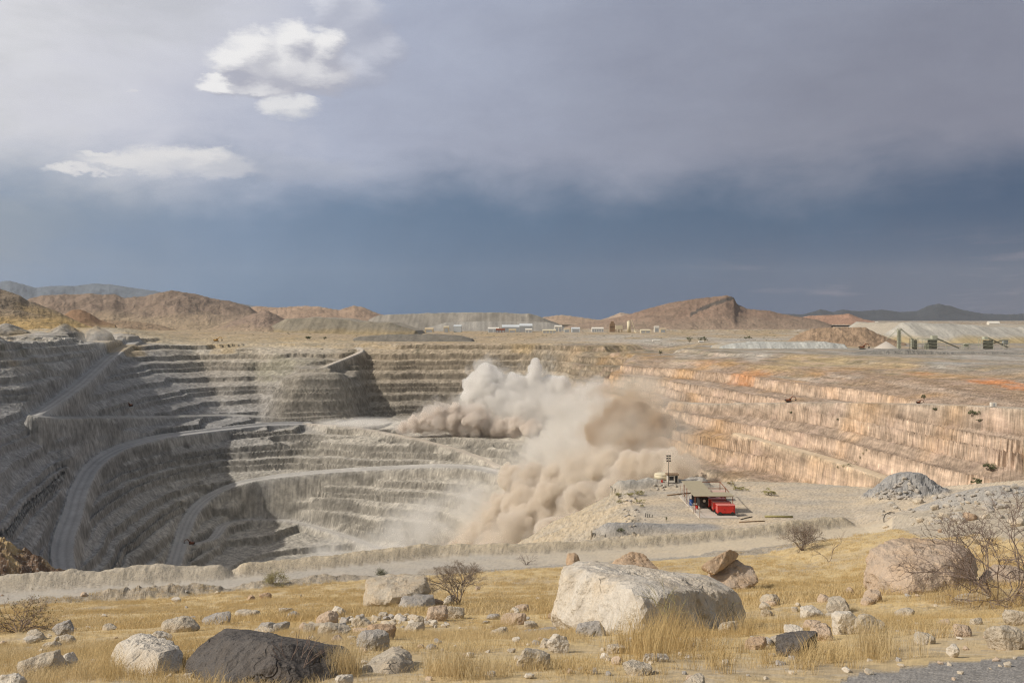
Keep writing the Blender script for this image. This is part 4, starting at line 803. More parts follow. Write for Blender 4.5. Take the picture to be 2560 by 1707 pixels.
# shared stone meshes for the many small stones
MSM = {k: rock_mat(m.name + '_chips', *SPEC[m.name], small=True) for k, m in list(MR.items())}
rngS = random.Random(4); PROTO = {}
for tone in MR:
    PROTO[tone] = []
    for k in range(5):
        o = rock_mesh('stone', rand_planes(random.Random(900 + k * 13 + len(tone)), .5, .45, .36, 9), 2 if tone == 'rubble' else 3, 50 + k, 1.1, MSM[tone], .02); me = o.data; bpy.data.objects.remove(o); PROTO[tone].append(me)
LAND = [(370, 1640, 'the rounded cream boulder'), (690, 1640, 'the black boulder'), (960, 1660, 'the smooth cream boulder'), (1130, 1640, 'the long low grey slab'), (1310, 1590, 'the tilted grey slab'), (1600, 1540, 'the huge pale boulder'), (2290, 1450, 'the tan boulder'), (990, 1480, 'the split pale boulder'), (1146, 1500, 'the acacia'), (110, 1660, 'the flat cream boulder'), (540, 1545, 'the ragged grey outcrop'), (2140, 1560, 'the big white rounded stone'), (1990, 1615, 'the dark grey stone'), (2520, 1600, 'the rough cream stone at the edge'), (155, 1575, 'the grey pointed stone'), (2400, 1660, 'the dark gravel patch'), (1830, 1440, 'the reddish tan boulder'), (300, 1520, 'the broken heaps by the road')]
TONEW = {'cream': 'cream', 'white': 'whitish', 'grey': 'grey', 'pink': 'pinkish', 'rubble': 'dusty grey', 'brown': 'brown', 'black': 'dark'}
def grass_label(px, py, wpx, tone):
    l_ = min(LAND, key=lambda q: (q[0] - px) ** 2 + (2.5 * (q[1] - py)) ** 2); sz = 'tiny' if wpx < 9 else 'small' if wpx < 15 else 'fist-sized' if wpx < 22 else 'chunky'
    side = 'above' if py < l_[1] - 25 else 'below' if py > l_[1] + 25 else 'left of' if px < l_[0] else 'right of'
    return '%s %s stone in the dry grass %s %s' % (sz, TONEW[tone], side, l_[2])
def stone(name, px, py, wpx, tone, label, cat, group, Y=None, yr=None):
    g_ = ray_ground(px, py, 1.5, yr or 200) if Y is None else Vector(((px - CX) / F * Y, Y, float(height(np.array([(px - CX) / F * Y]), np.array([Y]))[0])))
    o = bpy.data.objects.new(name, rngS.choice(PROTO[tone])); col.objects.link(o); s = wpx / F * g_.y
    o.location = (g_.x, g_.y, g_.z + s * .18); o.scale = (s, s * rngS.uniform(.7, 1.1), s * rngS.uniform(.55, 1.0)); o.rotation_euler = (rngS.uniform(-.3, .3), rngS.uniform(-.3, .3), rngS.uniform(0, 6.28))
    return setp(o, label, cat, group)
# rubble patch below the split boulder
for k in range(95):
    t_ = rngS.random(); px = 800 + t_ * 300 + rngS.gauss(0, 12); py = 1572 - 42 * math.sin(math.pi * min(1, max(0, t_ * .9 + .1))) * rngS.random() - 8 * t_ + rngS.gauss(0, 4)
    w_ = rngS.choice((9, 11, 13, 16, 20, 26)); tn = rngS.choice(('grey', 'cream', 'grey', 'white', 'cream'))
    stone('stone', px, py, w_, tn, '%s %s stone in the %s of the rubble patch below the split boulder' % ('tiny' if w_ < 10 else 'small' if w_ < 15 else 'middling' if w_ < 22 else 'large', TONEW[tn], 'start' if px < 900 else 'middle' if px < 1000 else 'acacia end'), 'stone', 'rubble patch below the split boulder')
# loose stones in the grass
for k in range(230):
    px = rngS.uniform(0, 2560); py = rngS.choice((rngS.uniform(1470, 1690), rngS.uniform(1540, 1700)))
    if 1360 < px < 1860 and py < 1600: continue
    w_ = rngS.uniform(6, 18) * (1 if py < 1600 else 1.5) * (1.6 if rngS.random() < .12 else 1); tn = rngS.choice(('cream', 'white', 'grey', 'cream', 'pink'))
    stone('stone', px, py, w_, tn, grass_label(px, py, w_, tn), 'stone', 'loose stones in the grass')
# rocks on the rubble bank and the dark heap
for k in range(110):
    px = 2180 + 380 * rngS.random() ** .7; py = 1215 + (2560 - px) * .10 + 75 * rngS.random()
    if py > 1330 or px < 2150: continue
    w_ = rngS.choice((6, 8, 8, 10, 12, 16, 22)) * (1.3 if rngS.random() < .12 else 1); tn = rngS.choice(('rubble', 'rubble', 'grey', 'cream', 'rubble'))
    stone('rubble_rock', px, py, w_, tn, '%s %s rock on the %s of the rubble bank%s' % ('tiny' if w_ < 7 else 'small' if w_ < 11 else 'middling' if w_ < 18 else 'big', TONEW[tn], 'top' if py < 1262 else 'foot', ' near the junction' if px < 2340 else ' above the thorn bush' if px > 2450 else ' above the tan boulder'), 'rock', 'rocks on the rubble bank', None, 170)
for (px, py, wd, tone, lab) in [(2338, 1274, 24, 'cream', 'rounded tan rock topping the rubble beside the junction'), (2395, 1308, 40, 'white', 'largest white block on the rubble bank above the tan boulder'), (2362, 1296, 34, 'cream', 'cream block touching the largest white one on the rubble bank'), (2425, 1300, 34, 'brown', 'brown block right of the largest white one on the rubble bank'), (2480, 1262, 30, 'grey', 'dark grey block high on the rubble bank'), (2350, 1330, 16, 'brown', 'small rust brown stone above the top of the tan boulder'), (2545, 1315, 46, 'cream', 'cream block on the rubble bank at the picture edge'), (2470, 1275, 30, 'rubble', 'grey block just below the dark one on the rubble bank')]:
    stone('rubble_rock', px, py, wd, tone, lab, 'rock', 'rocks on the rubble bank', None, 170)
for k in range(70):
    a = rngS.uniform(-.9, .35); px = 2262 + 80 * a + rngS.gauss(0, 6); py = 1250 - 50 * (1 - abs(a)) * rngS.random() - 2
    w_ = rngS.choice((5, 7, 9, 12, 15)); tn = rngS.choice(('rubble', 'grey', 'grey'))
    stone('rubble_rock', px, py, w_, tn, '%s %s block on the %s of the dark rock heap' % ('tiny' if w_ < 6 else 'small' if w_ < 10 else 'large', TONEW[tn], 'crest' if py < 1225 else 'junction side' if px < 2245 else 'front'), 'rock', 'blocks on the dark rock heap', None, 170)
for k in range(40):
    px = rngS.choice((rngS.gauss(1575, 10), rngS.gauss(1585, 14), rngS.uniform(1560, 1720))); py = rngS.uniform(1232, 1335) if px < 1620 else rngS.uniform(1212, 1226)
    w_ = rngS.uniform(5, 11); tn = rngS.choice(('rubble', 'grey'))
    stone('rubble_rock', px, py, w_, tn, '%s %s rock edging the dusty ledge %s' % ('small' if w_ < 8 else 'larger', TONEW[tn], 'below the hut' if px > 1620 else 'at its far corner' if py < 1262 else 'along the bank' if py < 1300 else 'near the earth bank'), 'rock', 'rocks edging the ledge', None, 170)
print('rocks', round(time.time() - T0, 1))
# ------------------------------------------------------------------ dry grass, thorn shrubs and bushes
def grass_mat():
    m, t = new_mat('dry_grass'); p = gpos(t)
    n1 = t.noise(p, .35, 4, .6); n2 = t.noise(p, 5.0, 3, .6)
    c = t.ramp(n1, [(.3, (.52, .385, .19, 1)), (.5, (.61, .48, .265, 1)), (.7, (.64, .54, .36, 1))])
    v = t.m('MULTIPLY_ADD', n2, .7, .65); c = t.v('MULTIPLY', c, t.xyz(v, v, v))
    d = t.n.new('ShaderNodeBsdfDiffuse'); tr = t.n.new('ShaderNodeBsdfTranslucent'); t.l.new(c, d.inputs[0]); t.l.new(c, tr.inputs[0])
    mx = t.n.new('ShaderNodeMixShader'); mx.inputs[0].default_value = .3; t.l.new(d.outputs[0], mx.inputs[1]); t.l.new(tr.outputs[0], mx.inputs[2])
    o = t.n.new('ShaderNodeOutputMaterial'); t.l.new(mx.outputs[0], o.inputs[0]); return m
M_grass = grass_mat()
def tuft_mesh(seed, n, spread, h, wdt, lean):
    rng = random.Random(seed); V, T_, Q = [], [], []
    for k in range(n):
        a = rng.uniform(0, 6.283); r = spread * math.sqrt(rng.random()); bx_, by_ = r * math.cos(a), r * math.sin(a)
        hh = h * rng.uniform(.5, 1.1); la = rng.uniform(0, 6.283); ln = lean * rng.uniform(.2, 1) * hh; dx_, dy_ = math.cos(la) * ln, math.sin(la) * ln
        fx, fy = -math.sin(la + 1.2) * wdt, math.cos(la + 1.2) * wdt; i = len(V)
        V += [(bx_ - fx, by_ - fy, -.03), (bx_ + fx, by_ + fy, -.03), (bx_ + dx_ * .35 - fx * .8, by_ + dy_ * .35 - fy * .8, hh * .55), (bx_ + dx_ * .35 + fx * .8, by_ + dy_ * .35 + fy * .8, hh * .55), (bx_ + dx_, by_ + dy_, hh)]
        Q.append((i, i + 1, i + 3, i + 2)); T_.append((i + 2, i + 3, i + 4))
    o = mesh_np('grass_tuft', V, quads=Q, tris=T_, mat=M_grass, smooth=True); return o
protos = bpy.data.collections.new('grass_protos')
for k, (n, s, h, wd, ln) in enumerate([(26, .10, .10, .0016, .9), (30, .12, .13, .0016, .8), (36, .07, .20, .0016, .6), (70, .14, .42, .0018, .45), (46, .5, .17, .009, .8), (46, .55, .24, .009, .8), (40, .20, .06, .0018, 1.2)]):
    o = tuft_mesh(70 + k, n, s, h, wd, ln); o.name = 'tuft_%d' % k; col.objects.unlink(o); protos.objects.link(o)
rng = np.random.default_rng(12)
pts, kinds, scl = [], [], []
def scatter(n, y0, y1, pw, kset, s0, s1, thr=-.2, u0=-.62, u1=.62):
    Y_ = (y0 ** (1 - pw) + rng.random(n) * (y1 ** (1 - pw) - y0 ** (1 - pw))) ** (1 / (1 - pw)); U = rng.uniform(u0, u1, n); x_ = U * Y_
    pxg = U * F + CX; lim = np.interp(pxg, [-2600, 0, 700, 1500, 2212, 2300, 2600, 4000], [69, 83, 91, 100, 109, 92, 64, 40])
    cl = fbm2(x_ / 1.7, Y_ / 1.7, 3, 301) + .6 * fbm2(x_ / 8, Y_ / 8, 2, 302)
    bare = (x_ > 1.9) & (Y_ < 6.7 + (x_ - 2.4) * .35)
    ok = (Y_ < lim) & (cl + .25 * rng.normal(size=n) > thr) & ~bare; x_, Y_, cl = x_[ok], Y_[ok], cl[ok]
    pts.append(np.stack([x_, Y_, height(x_, Y_)], 1)); kinds.append(rng.choice(kset, len(x_))); scl.append(rng.uniform(s0, s1, len(x_)) * (1 + .5 * np.clip(cl, -.5, .8)))
scatter(8000, 3.5, 12, .4, [0, 6, 6, 6], .5, .9, .1)
scatter(1100, 4, 14, .4, [1, 2], .5, .95, .38)
scatter(15000, 10, 32, .7, [0, 6, 6, 1], .5, .9, -.05)
scatter(17000, 24, 66, .9, [4, 5, 4, 2], .55, .95, -.05)
scatter(15000, 56, 110, .9, [4, 5], .55, .95, -.1)
def clump(px, py, n, spx, kset, s0, s1):
    for _ in range(n):
        g_ = ray_ground(px + rng.normal() * spx, py + rng.normal() * spx * .18); pts.append(np.array([g_[:]])); kinds.append(np.array([rng.choice(kset)])); scl.append(np.array([rng.uniform(s0, s1)]))
clump(1700, 1622, 24, 70, [3, 2, 2], .7, 1.15); clump(1600, 1640, 16, 40, [2, 3], .7, 1.1); clump(1420, 1545, 12, 26, [2, 3], .8, 1.2); clump(1860, 1585, 12, 40, [3, 2], .7, 1.0); clump(1240, 1575, 12, 26, [2, 3], .8, 1.2)
clump(1130, 1690, 12, 30, [2, 3], .6, .9); clump(870, 1690, 6, 22, [3], .5, .75); clump(2190, 1640, 16, 35, [3, 2], .7, 1.0); clump(2300, 1590, 16, 60, [2], .8, 1.1); clump(1010, 1520, 12, 30, [3, 2], 1.0, 1.6); clump(2420, 1510, 20, 60, [3, 2], .9, 1.3); clump(2520, 1510, 14, 50, [3, 2], .9, 1.4)
clump(1250, 1690, 9, 60, [2, 1], .7, 1.0); clump(1500, 1690, 9, 90, [2, 1], .6, .9); clump(1850, 1680, 12, 100, [2, 1], .7, 1.1); clump(2050, 1660, 14, 60, [2], .7, 1.1); clump(640, 1700, 5, 60, [2], .4, .6); clump(240, 1690, 10, 60, [2, 1], .6, .9); clump(330, 1560, 8, 60, [2], .8, 1.2)
clump(1980, 1480, 18, 50, [3, 2], .7, 1.1); clump(2120, 1475, 14, 22, [3, 2], .9, 1.4)
pts = np.concatenate(pts); kinds = np.concatenate(kinds).astype(np.int32); scl = np.concatenate(scl).astype(np.float32)
gm = bpy.data.meshes.new('grass'); gm.vertices.add(len(pts)); gm.vertices.foreach_set('co', pts.astype(np.float32).ravel())
at = gm.attributes.new('kind_id', 'INT', 'POINT'); at.data.foreach_set('value', kinds); at = gm.attributes.new('size', 'FLOAT', 'POINT'); at.data.foreach_set('value', scl)
gm.materials.append(M_grass)
go = bpy.data.objects.new('grass', gm); col.objects.link(go); setp(go, 'dry yellow grass covering the hillside', 'grass', None, 'stuff')
ng = bpy.data.node_groups.new('grass_scatter', 'GeometryNodeTree'); ng.interface.new_socket('Geometry', in_out='INPUT', socket_type='NodeSocketGeometry'); ng.interface.new_socket('Geometry', in_out='OUTPUT', socket_type='NodeSocketGeometry')
gi = ng.nodes.new('NodeGroupInput'); gout = ng.nodes.new('NodeGroupOutput'); ci = ng.nodes.new('GeometryNodeCollectionInfo'); ci.inputs['Collection'].default_value = protos; ci.inputs['Separate Children'].default_value = True; ci.inputs['Reset Children'].default_value = True
ip = ng.nodes.new('GeometryNodeInstanceOnPoints'); ip.inputs['Pick Instance'].default_value = True
ak = ng.nodes.new('GeometryNodeInputNamedAttribute'); ak.data_type = 'INT'; ak.inputs[0].default_value = 'kind_id'; asz = ng.nodes.new('GeometryNodeInputNamedAttribute'); asz.data_type = 'FLOAT'; asz.inputs[0].default_value = 'size'
rv = ng.nodes.new('FunctionNodeRandomValue'); rv.data_type = 'FLOAT_VECTOR'; rv.inputs[0].default_value = (-.12, -.12, 0); rv.inputs[1].default_value = (.12, .12, 6.283)
L = ng.links.new; L(gi.outputs[0], ip.inputs['Points']); L(ci.outputs[0], ip.inputs['Instance']); L(ak.outputs[0], ip.inputs['Instance Index']); L(asz.outputs[0], ip.inputs['Scale']); L(rv.outputs[0], ip.inputs['Rotation'])
L(ip.outputs[0], gout.inputs[0]); md = go.modifiers.new('scatter', 'NODES'); md.node_group = ng
# gravel pebbles
M_twig = plain_mat('bare_twig_bark', (.20, .155, .135), .9, .3, 20); M_bark = plain_mat('grey_brown_bark', (.25, .20, .16), .9, .3, 20); M_leafd = plain_mat('dry_thorn_leaf', (.20, .165, .08), .9, .35, 8); M_leafg = plain_mat('dusty_green_leaf', (.095, .105, .05), .9, .35, 8); M_leafo = plain_mat('olive_leaf', (.30, .27, .13), .9, .3, 8)
def branches(rng, start, d, length, r, depth, out, spread, up, ends, jit=.25, ratio=.72, nmin=2, nmax=3, rr=.6):
    pts_l = [start]; p = start.copy(); dd = d.normalized(); seg = 3
    for i in range(seg):
        dd = (dd + Vector((rng.gauss(0, jit), rng.gauss(0, jit), rng.gauss(0, jit * .6) + up * .12))).normalized(); p = p + dd * (length / seg); pts_l.append(p.copy())
    out.append((depth, pts_l, [r * (1 - .4 * i / seg) for i in range(seg + 1)]))
    if depth <= 0: ends.append((p.copy(), dd.copy())); return
    for k in range(rng.randint(nmin, nmax)):
        ax = dd.orthogonal().normalized(); ax.rotate(Matrix.Rotation(rng.uniform(0, 6.283), 3, dd)); nd = (dd + ax * spread * rng.uniform(.5, 1.2)).normalized()
        s = pts_l[-1] if k < 2 else pts_l[rng.randint(1, seg)]
        branches(rng, s, nd, length * ratio * rng.uniform(.75, 1.15), r * rr, depth - 1, out, spread, up, ends, jit, ratio, nmin, nmax, rr)
def shrub(name, label, cat, base, h, seed, stems=5, depth=4, spread=.6, lean=.7, up=.3, r0=.03, mat=None, trunk_lvls=1, leaf=None, nleaf=0, leafsz=.04, ratio=.72, group=None, flat=None, nmin=2, nmax=4, first=.38, rr=.6):
    rng_ = random.Random(seed); root = empty(name, base); out, ends = [], []
    for s in range(stems):
        a = 6.283 * s / stems + rng_.uniform(-.4, .4); d = Vector((math.cos(a) * lean, math.sin(a) * lean, 1)); branches(rng_, Vector((math.cos(a) * r0, math.sin(a) * r0, -.05)), d, h * first * rng_.uniform(.8, 1.15), r0, depth, out, spread, up, ends, ratio=ratio, nmin=nmin, nmax=nmax, rr=rr)
    bt, bc = bmesh.new(), bmesh.new()
    for dep, pl, rd in out:
        if flat: pl = [Vector((q.x, q.y, min(q.z, flat * h + (q.z - flat * h) * .25) if q.z > flat * h else q.z)) for q in pl]
        big = dep > depth - trunk_lvls; tube(bt if big else bc, pl, rd, 5 if big else 3, False)
    obj_bm('trunk', bt, mat, root, True); obj_bm('crown', bc, mat, root, True)
    if nleaf:
        V, T_ = [], []
        for _ in range(nleaf):
            e, dd = rng_.choice(ends); q = e + Vector((rng_.gauss(0, 1), rng_.gauss(0, 1), rng_.gauss(0, .8))) * leafsz * 2.5; i = len(V)
            a_ = Vector((rng_.gauss(0, 1), rng_.gauss(0, 1), rng_.gauss(0, 1))).normalized() * leafsz; b_ = a_.orthogonal().normalized() * leafsz * .6
            V += [(q - a_)[:], (q + b_)[:], (q + a_)[:]]; T_.append((i, i + 1, i + 2))
        mesh_np('leaves', V, tris=T_, mat=leaf, parent=root, smooth=False)
    return setp(root, label, cat, group)
def at_ground(px, py): return ray_ground(px, py)
g_ = ray_ground(2480, 1512, 5, 60); shrub('thorn_bush', 'large bare purple-brown thorn bush beside the tan boulder', 'bush', (g_.x + .1, g_.y - .3, g_.z), 2.3, 5, 14, 5, .8, 1.0, .08, .015, M_twig, 2, ratio=.68, rr=.74)
g_ = ray_ground(1146, 1511); shrub('acacia_tree', 'small bare acacia with a flat spreading crown on the grass slope', 'tree', g_, 2.7, 3, 6, 6, .62, .5, .12, .040, M_bark, 2, flat=.78, ratio=.70, first=.38, rr=.66)
g_ = ray_ground(2005, 1376, 60, 140); shrub('thorn_bush', 'dense bare round bush standing at the edge of the gravel road', 'bush', g_, 3.0, 13, 16, 5, .55, .6, .3, .028, M_twig, 1, M_leafd, 1600, .05, ratio=.72, rr=.72)
g_ = ray_ground(2072, 1404, 40, 140); shrub('sapling', 'thin leafless sapling between the road bush and the tan boulder', 'tree', g_, 2.7, 17, 2, 3, .6, .35, .2, .03, M_twig, 2, first=.5)
g_ = ray_ground(1316, 1411, 60, 140); shrub('thorn_bush', 'small bare tree in front of the bank above the huge pale boulder', 'bush', g_, 1.5, 19, 6, 4, .6, .8, .1, .025, M_twig, 1, flat=.8)
g_ = ray_ground(690, 1462, 60, 140); shrub('thorn_bush', 'olive grey shrub in the gap of the earth bank', 'bush', g_, 1.5, 23, 12, 4, .6, 1.2, .05, .02, M_twig, 1, M_leafo, 2200, .06)
g_ = ray_ground(952, 1436, 60, 140); shrub('thorn_bush', 'dark low shrub behind the split pale boulder', 'bush', g_, .75, 29, 12, 3, .6, 1.2, .05, .015, M_twig, 1, M_leafg, 900, .05)
g_ = ray_ground(46, 1580, 20, 140); shrub('thorn_bush', 'low grey twiggy shrub on the grass at the picture edge', 'bush', g_, .9, 31, 12, 4, .6, 1.5, .0, .014, M_twig, 1, M_leafd, 500, .03)
g_ = ray_ground(102, 1534, 20, 140); shrub('thorn_bush', 'small twiggy shrub against the broken heaps by the road', 'bush', g_, 1.1, 37, 9, 4, .6, .9, .1, .014, M_twig, 1)
# stiff dry stalks before the dark face of the huge boulder
for i, (px, py, h_, lab) in enumerate([(1665, 1600, .62, 'pale forked dead stalks before the dark face of the huge boulder'), (1755, 1580, .5, 'thin dead stalk near the shaded end of the huge boulder'), (740, 1705, .30, 'reddish dead weed stalks against the black boulder')]):
    shrub('dead_stalk', lab, 'plant', ray_ground(px, py), h_, 41 + i, 3, 2, .45, .3, .3, .006, M_leafo if i < 2 else M_twig, 1, first=.55)
# green bushes: dense leafy clumps
def bush(name, label, px, py, Y, wpx, hpx, mat, seed, group=None, cat='bush', n=420):
    x_ = (px - CX) / F * Y; z_ = float(height(np.array([x_]), np.array([float(Y)]))[0]) if Y < 20000 else -(py - HY) / F * Y
    rng_ = random.Random(seed); w_, h_ = wpx / F * Y, hpx / F * Y; root = empty(name, (x_, Y, z_)); bt = bmesh.new()
    for s in range(4): a = rng_.uniform(0, 6.28); tube(bt, [(0, 0, -.2), (math.cos(a) * w_ * .12, math.sin(a) * w_ * .12, h_ * .3), (math.cos(a) * w_ * .28, math.sin(a) * w_ * .28, h_ * .65)], [h_ * .035, h_ * .025, h_ * .01], 4)
    obj_bm('trunk', bt, M_bark, root); cl = [(Vector((rng_.gauss(0, .24) * w_, rng_.gauss(0, .24) * w_, h_ * rng_.uniform(.32, .82))), rng_.uniform(.14, .24)) for _ in range(11)]; V, T_ = [], []
    for _ in range(n):
        c_, r_ = rng_.choice(cl); d = Vector((rng_.gauss(0, 1), rng_.gauss(0, 1), rng_.gauss(0, .8))).normalized() * r_ * (rng_.random() ** .4); q = c_ + Vector((d.x * w_, d.y * w_, d.z * h_)); ls = max(w_, h_) * .05
        a_ = Vector((rng_.gauss(0, 1), rng_.gauss(0, 1), rng_.gauss(0, 1))).normalized() * ls; b_ = a_.orthogonal().normalized() * ls * .7; i = len(V); V += [(q - a_)[:], (q + b_)[:], (q + a_)[:], (q - b_)[:]]; T_ += [(i, i + 1, i + 2), (i, i + 2, i + 3)]
    mesh_np('crown', V, tris=T_, mat=mat, parent=root, smooth=False); return setp(root, label, cat, group)
BG = 'bushes on the orange benches'
for i, (px, py, Y, wd, hp, lab) in enumerate([(2433, 1040, 500, 26, 20, 'round green tree high on the orange wall below the white box'), (2477, 1178, 395, 30, 22, 'largest dark green bush low on the orange wall'), (2448, 1212, 378, 34, 16, 'flat green bush just below the largest one on the orange wall'), (2338, 1028, 560, 14, 10, 'small bush left of the round green tree on the orange wall'), (2450, 1058, 470, 14, 12, 'small bush below the round green tree on the orange wall'), (1978, 1035, 690, 12, 6, 'tiny dark bush at the near end of the bench road'), (2096, 1052, 620, 10, 7, 'tiny dark bush in the middle of the orange wall'), (2310, 1000, 590, 12, 16, 'thin olive bush beside the bench road')]):
    g_ = ray_ground(px, py, 300, 1000); bush('green_bush', lab, px, py, g_.y, wd, hp, M_leafg, 200 + i, BG)
for i, (px, py, wd) in enumerate([(2166, 1128, 9), (2158, 1137, 9), (2150, 1147, 10), (2138, 1158, 10), (2124, 1165, 14), (2108, 1169, 14), (2094, 1172, 11)]):
    g_ = ray_ground(px, py, 300, 1000); bush('gully_shrub', ['topmost', 'second', 'third', 'fourth', 'fifth', 'sixth', 'lowest'][i] + ' shrub of the line growing down a gully in the orange wall', px, py, g_.y, wd, 8, M_leafo if i % 2 else M_leafg, 600 + i, 'shrubs in the gully of the orange wall', 'bush', 120)
for i, (px, py, Y, wd, hp, lab) in enumerate([(1724, 856, 1480, 14, 15, 'dark tree left of the pair on the plateau'), (1750, 855, 1500, 12, 13, 'left tree of the close pair on the plateau'), (1762, 855, 1510, 14, 15, 'right tree of the close pair on the plateau'), (1651, 874, 1180, 10, 12, 'lone tree at the rim above the right benches'), (1864, 846, 1650, 10, 7, 'low tree behind the grey green stockpile'), (1873, 846, 1660, 12, 8, 'wider low tree behind the grey green stockpile'), (770, 852, 1560, 18, 9, 'dark tree on the plain left of the far ramp'), (812, 853, 1580, 10, 7, 'small dark tree beside the far ramp')]):
    bush('plateau_tree', lab, px, py, Y, wd, hp, M_leafg, 230 + i, 'trees on the plateau', 'tree', 300)
rg = random.Random(77)
for i in range(160):
    px = rg.uniform(350, 2300); Y = rg.uniform(1380, 2400); wd = rg.uniform(3, 7)
    bush('scrub_bush', 'tiny dark scrub bush on the plain %s' % ('behind the dark pit corner' if px < 700 else 'left of the far ramp' if px < 900 else 'before the spoil heap' if px < 1200 else 'before the workshops' if px < 1450 else 'before the silo' if px < 1700 else 'before the flat-backed hill' if px < 1900 else 'near the crushing plant') + (' close to the rim' if Y < 1700 else ' in the middle distance' if Y < 2050 else ' far back'), px, 0, Y, wd, wd * .6, M_leafg, 260 + i, 'scrub on the plain', 'bush', 60)
for i, (px, py, wd, hp, m_, lab) in enumerate([(1600, 1237, 26, 12, M_leafo, 'wide olive tuft behind the pad of bare ground'), (1545, 1243, 20, 14, M_leafo, 'olive shrub at the corner of the ledge'), (1548, 1258, 14, 10, M_leafo, 'small olive shrub below the corner of the ledge'), (1597, 1258, 20, 10, M_leafo, 'pale shrub on the bare pad'), (1604, 1268, 12, 8, M_leafo, 'small pale shrub on the bare pad'), (1576, 1242, 22, 12, M_leafo, 'olive shrub on the dark rim of the ledge'), (1850, 1225, 30, 10, M_leafo, 'dry bush behind the shed'), (1925, 1238, 34, 16, M_leafo, 'dry yellow bush at the far edge of the ledge'), (1828, 1212, 20, 9, M_leafd, 'brown bush under the orange wall behind the shed'), (1552, 1330, 18, 12, M_leafg, 'green shrub on the pale bank')]):
    g_ = ray_ground(px, py, 60, 170); bush('dry_shrub', lab, (g_.x / g_.y * F + CX), py, g_.y, wd, hp, m_, 330 + i, 'shrubs on the ledge', 'bush', 260)
print('plants', round(time.time() - T0, 1), len(pts))
# ------------------------------------------------------------------ things on the ledge
M_red = plain_mat('red_enamel', (.50, .035, .028), .55, .3, 2, .3); M_redtop = plain_mat('pinkish_red', (.62, .20, .17), .5, .15, 3, .4); M_dark = plain_mat('dark_steel', (.035, .033, .032), .6, .3, 4); M_conc = plain_mat('concrete', (.50, .455, .40), .9, .14, 1.2); M_rust = plain_mat('red_oxide_steel', (.22, .085, .05), .7, .3, 5); M_board = plain_mat('weathered_sheet', (.36, .315, .22), .85, .16, 1.5); M_white = plain_mat('dusty_white', (.66, .63, .57), .7, .1, 2); M_cream = plain_mat('cream_paint', (.60, .54, .40), .7, .12, 2); M_blue = plain_mat('blue_plastic', (.03, .09, .30), .5, .15, 6); M_steel = plain_mat('galvanised', (.42, .42, .41), .5, .15, 6, .4, .3); M_timber = plain_mat('old_timber', (.25, .17, .11), .9, .3, 8); M_green = plain_mat('pale_green_steel', (.42, .43, .34), .7, .15, .3); M_casing = plain_mat('dusty_casing', (.17, .17, .135), .8, .3, .3); M_yel = plain_mat('mine_yellow', (.42, .22, .04), .6, .2, .8); M_orange = plain_mat('rust_orange', (.20, .075, .035), .7, .2, .8); M_glass = plain_mat('dark_glass', (.03, .035, .04), .2, .1, 3, .5); M_shed = plain_mat('light_sheet', (.55, .58, .60), .6, .1, .3); M_shedd = plain_mat('grey_sheet', (.36, .38, .40), .6, .12, .3); M_tan = plain_mat('tan_wall', (.52, .43, .30), .8, .12, .3)
def gz(x, y): return float(height(np.array([float(x)]), np.array([float(y)]))[0])
def part(name, parent, mat, fn, smooth=False, bev=0.0):
    bm = bmesh.new(); fn(bm)
    if bev: bmesh.ops.bevel(bm, geom=bm.edges[:], offset=bev, segments=2, affect='EDGES', profile=.7)
    return obj_bm(name, bm, mat, parent, smooth)
def B(*a): return lambda bm: box(bm, *a)
def BB(lst): return lambda bm: [box(bm, *a) for a in lst]
def TB(pts, r, n=8): return lambda bm: tube(bm, pts, r, n)
Zp = -26.98
# concrete pad
pad = empty('concrete_pad', (27.6, 124.0, Zp)); setp(pad, 'pale concrete pad carrying the red units and the open shed', 'pad')
for i in range(3):
    for j in range(5): part('slab', pad, M_conc, B(-2.35 + i * 1.76, -.62 + i * 1.76, .2 + j * 3.1, 3.26 + j * 3.1, -.3, .14), bev=.02)
PZ = Zp + .14
# red units
def unit(x, y, label):
    r = empty('generator_unit', (x, y, PZ)); setp(r, label, 'generator', 'red generator units on the pad')
    body = part('body', r, M_red, B(-1.2, 1.2, -.62, .62, .30, 1.32), bev=.04); part('roof', r, M_redtop, B(-1.22, 1.22, -.64, .64, 1.325, 1.43), bev=.03)  # roof lid is paler and pinker than the body
    part('skid', r, M_dark, BB([(-1.25, 1.25, -.6, -.45, .06, .26), (-1.25, 1.25, .45, .6, .06, .26)]))
    for s in (-1, 1): d = part('door', r, M_red, B(s * .58 - .5, s * .58 + .5, -.645, -.625, .40, 1.22), bev=.008); part('handle', d, M_dark, B(s * .58 + .3, s * .58 + .36, -.68, -.648, .75, .9))
    part('vent', r, M_dark, BB([(1.203, 1.22, -.4 + k * .0, .4, .5 + k * .09, .55 + k * .09) for k in range(7)])); part('vent', r, M_white, BB([(-1.225, -1.203, -.42, -.38, .5, 1.2), (-1.225, -1.203, .1, .14, .5, 1.2)]))
    for sx in (-.85, .85):
        w_ = part('wheel', r, M_dark, lambda bm, sx=sx: [tube(bm, [(sx, -.66, .26), (sx, -.50, .26)], .26, 14), tube(bm, [(sx, .50, .26), (sx, .66, .26)], .26, 14)])
    part('exhaust', r, M_dark, TB([(.8, .2, 1.4), (.8, .2, 1.72)], .05)); part('towbar', r, M_steel, lambda bm: [tube(bm, [(1.2, -.25, .22), (1.75, 0, .22)], .035), tube(bm, [(1.2, .25, .22), (1.75, 0, .22)], .035), tube(bm, [(1.7, 0, 0), (1.7, 0, .5)], .03)])
    return r
unit(29.15, 126.2, 'foremost of the three red generator units on the pad'); unit(29.0, 128.3, 'middle one of the three red generator units on the pad'); unit(28.85, 130.4, 'rearmost of the three red generator units, under the shed roof')
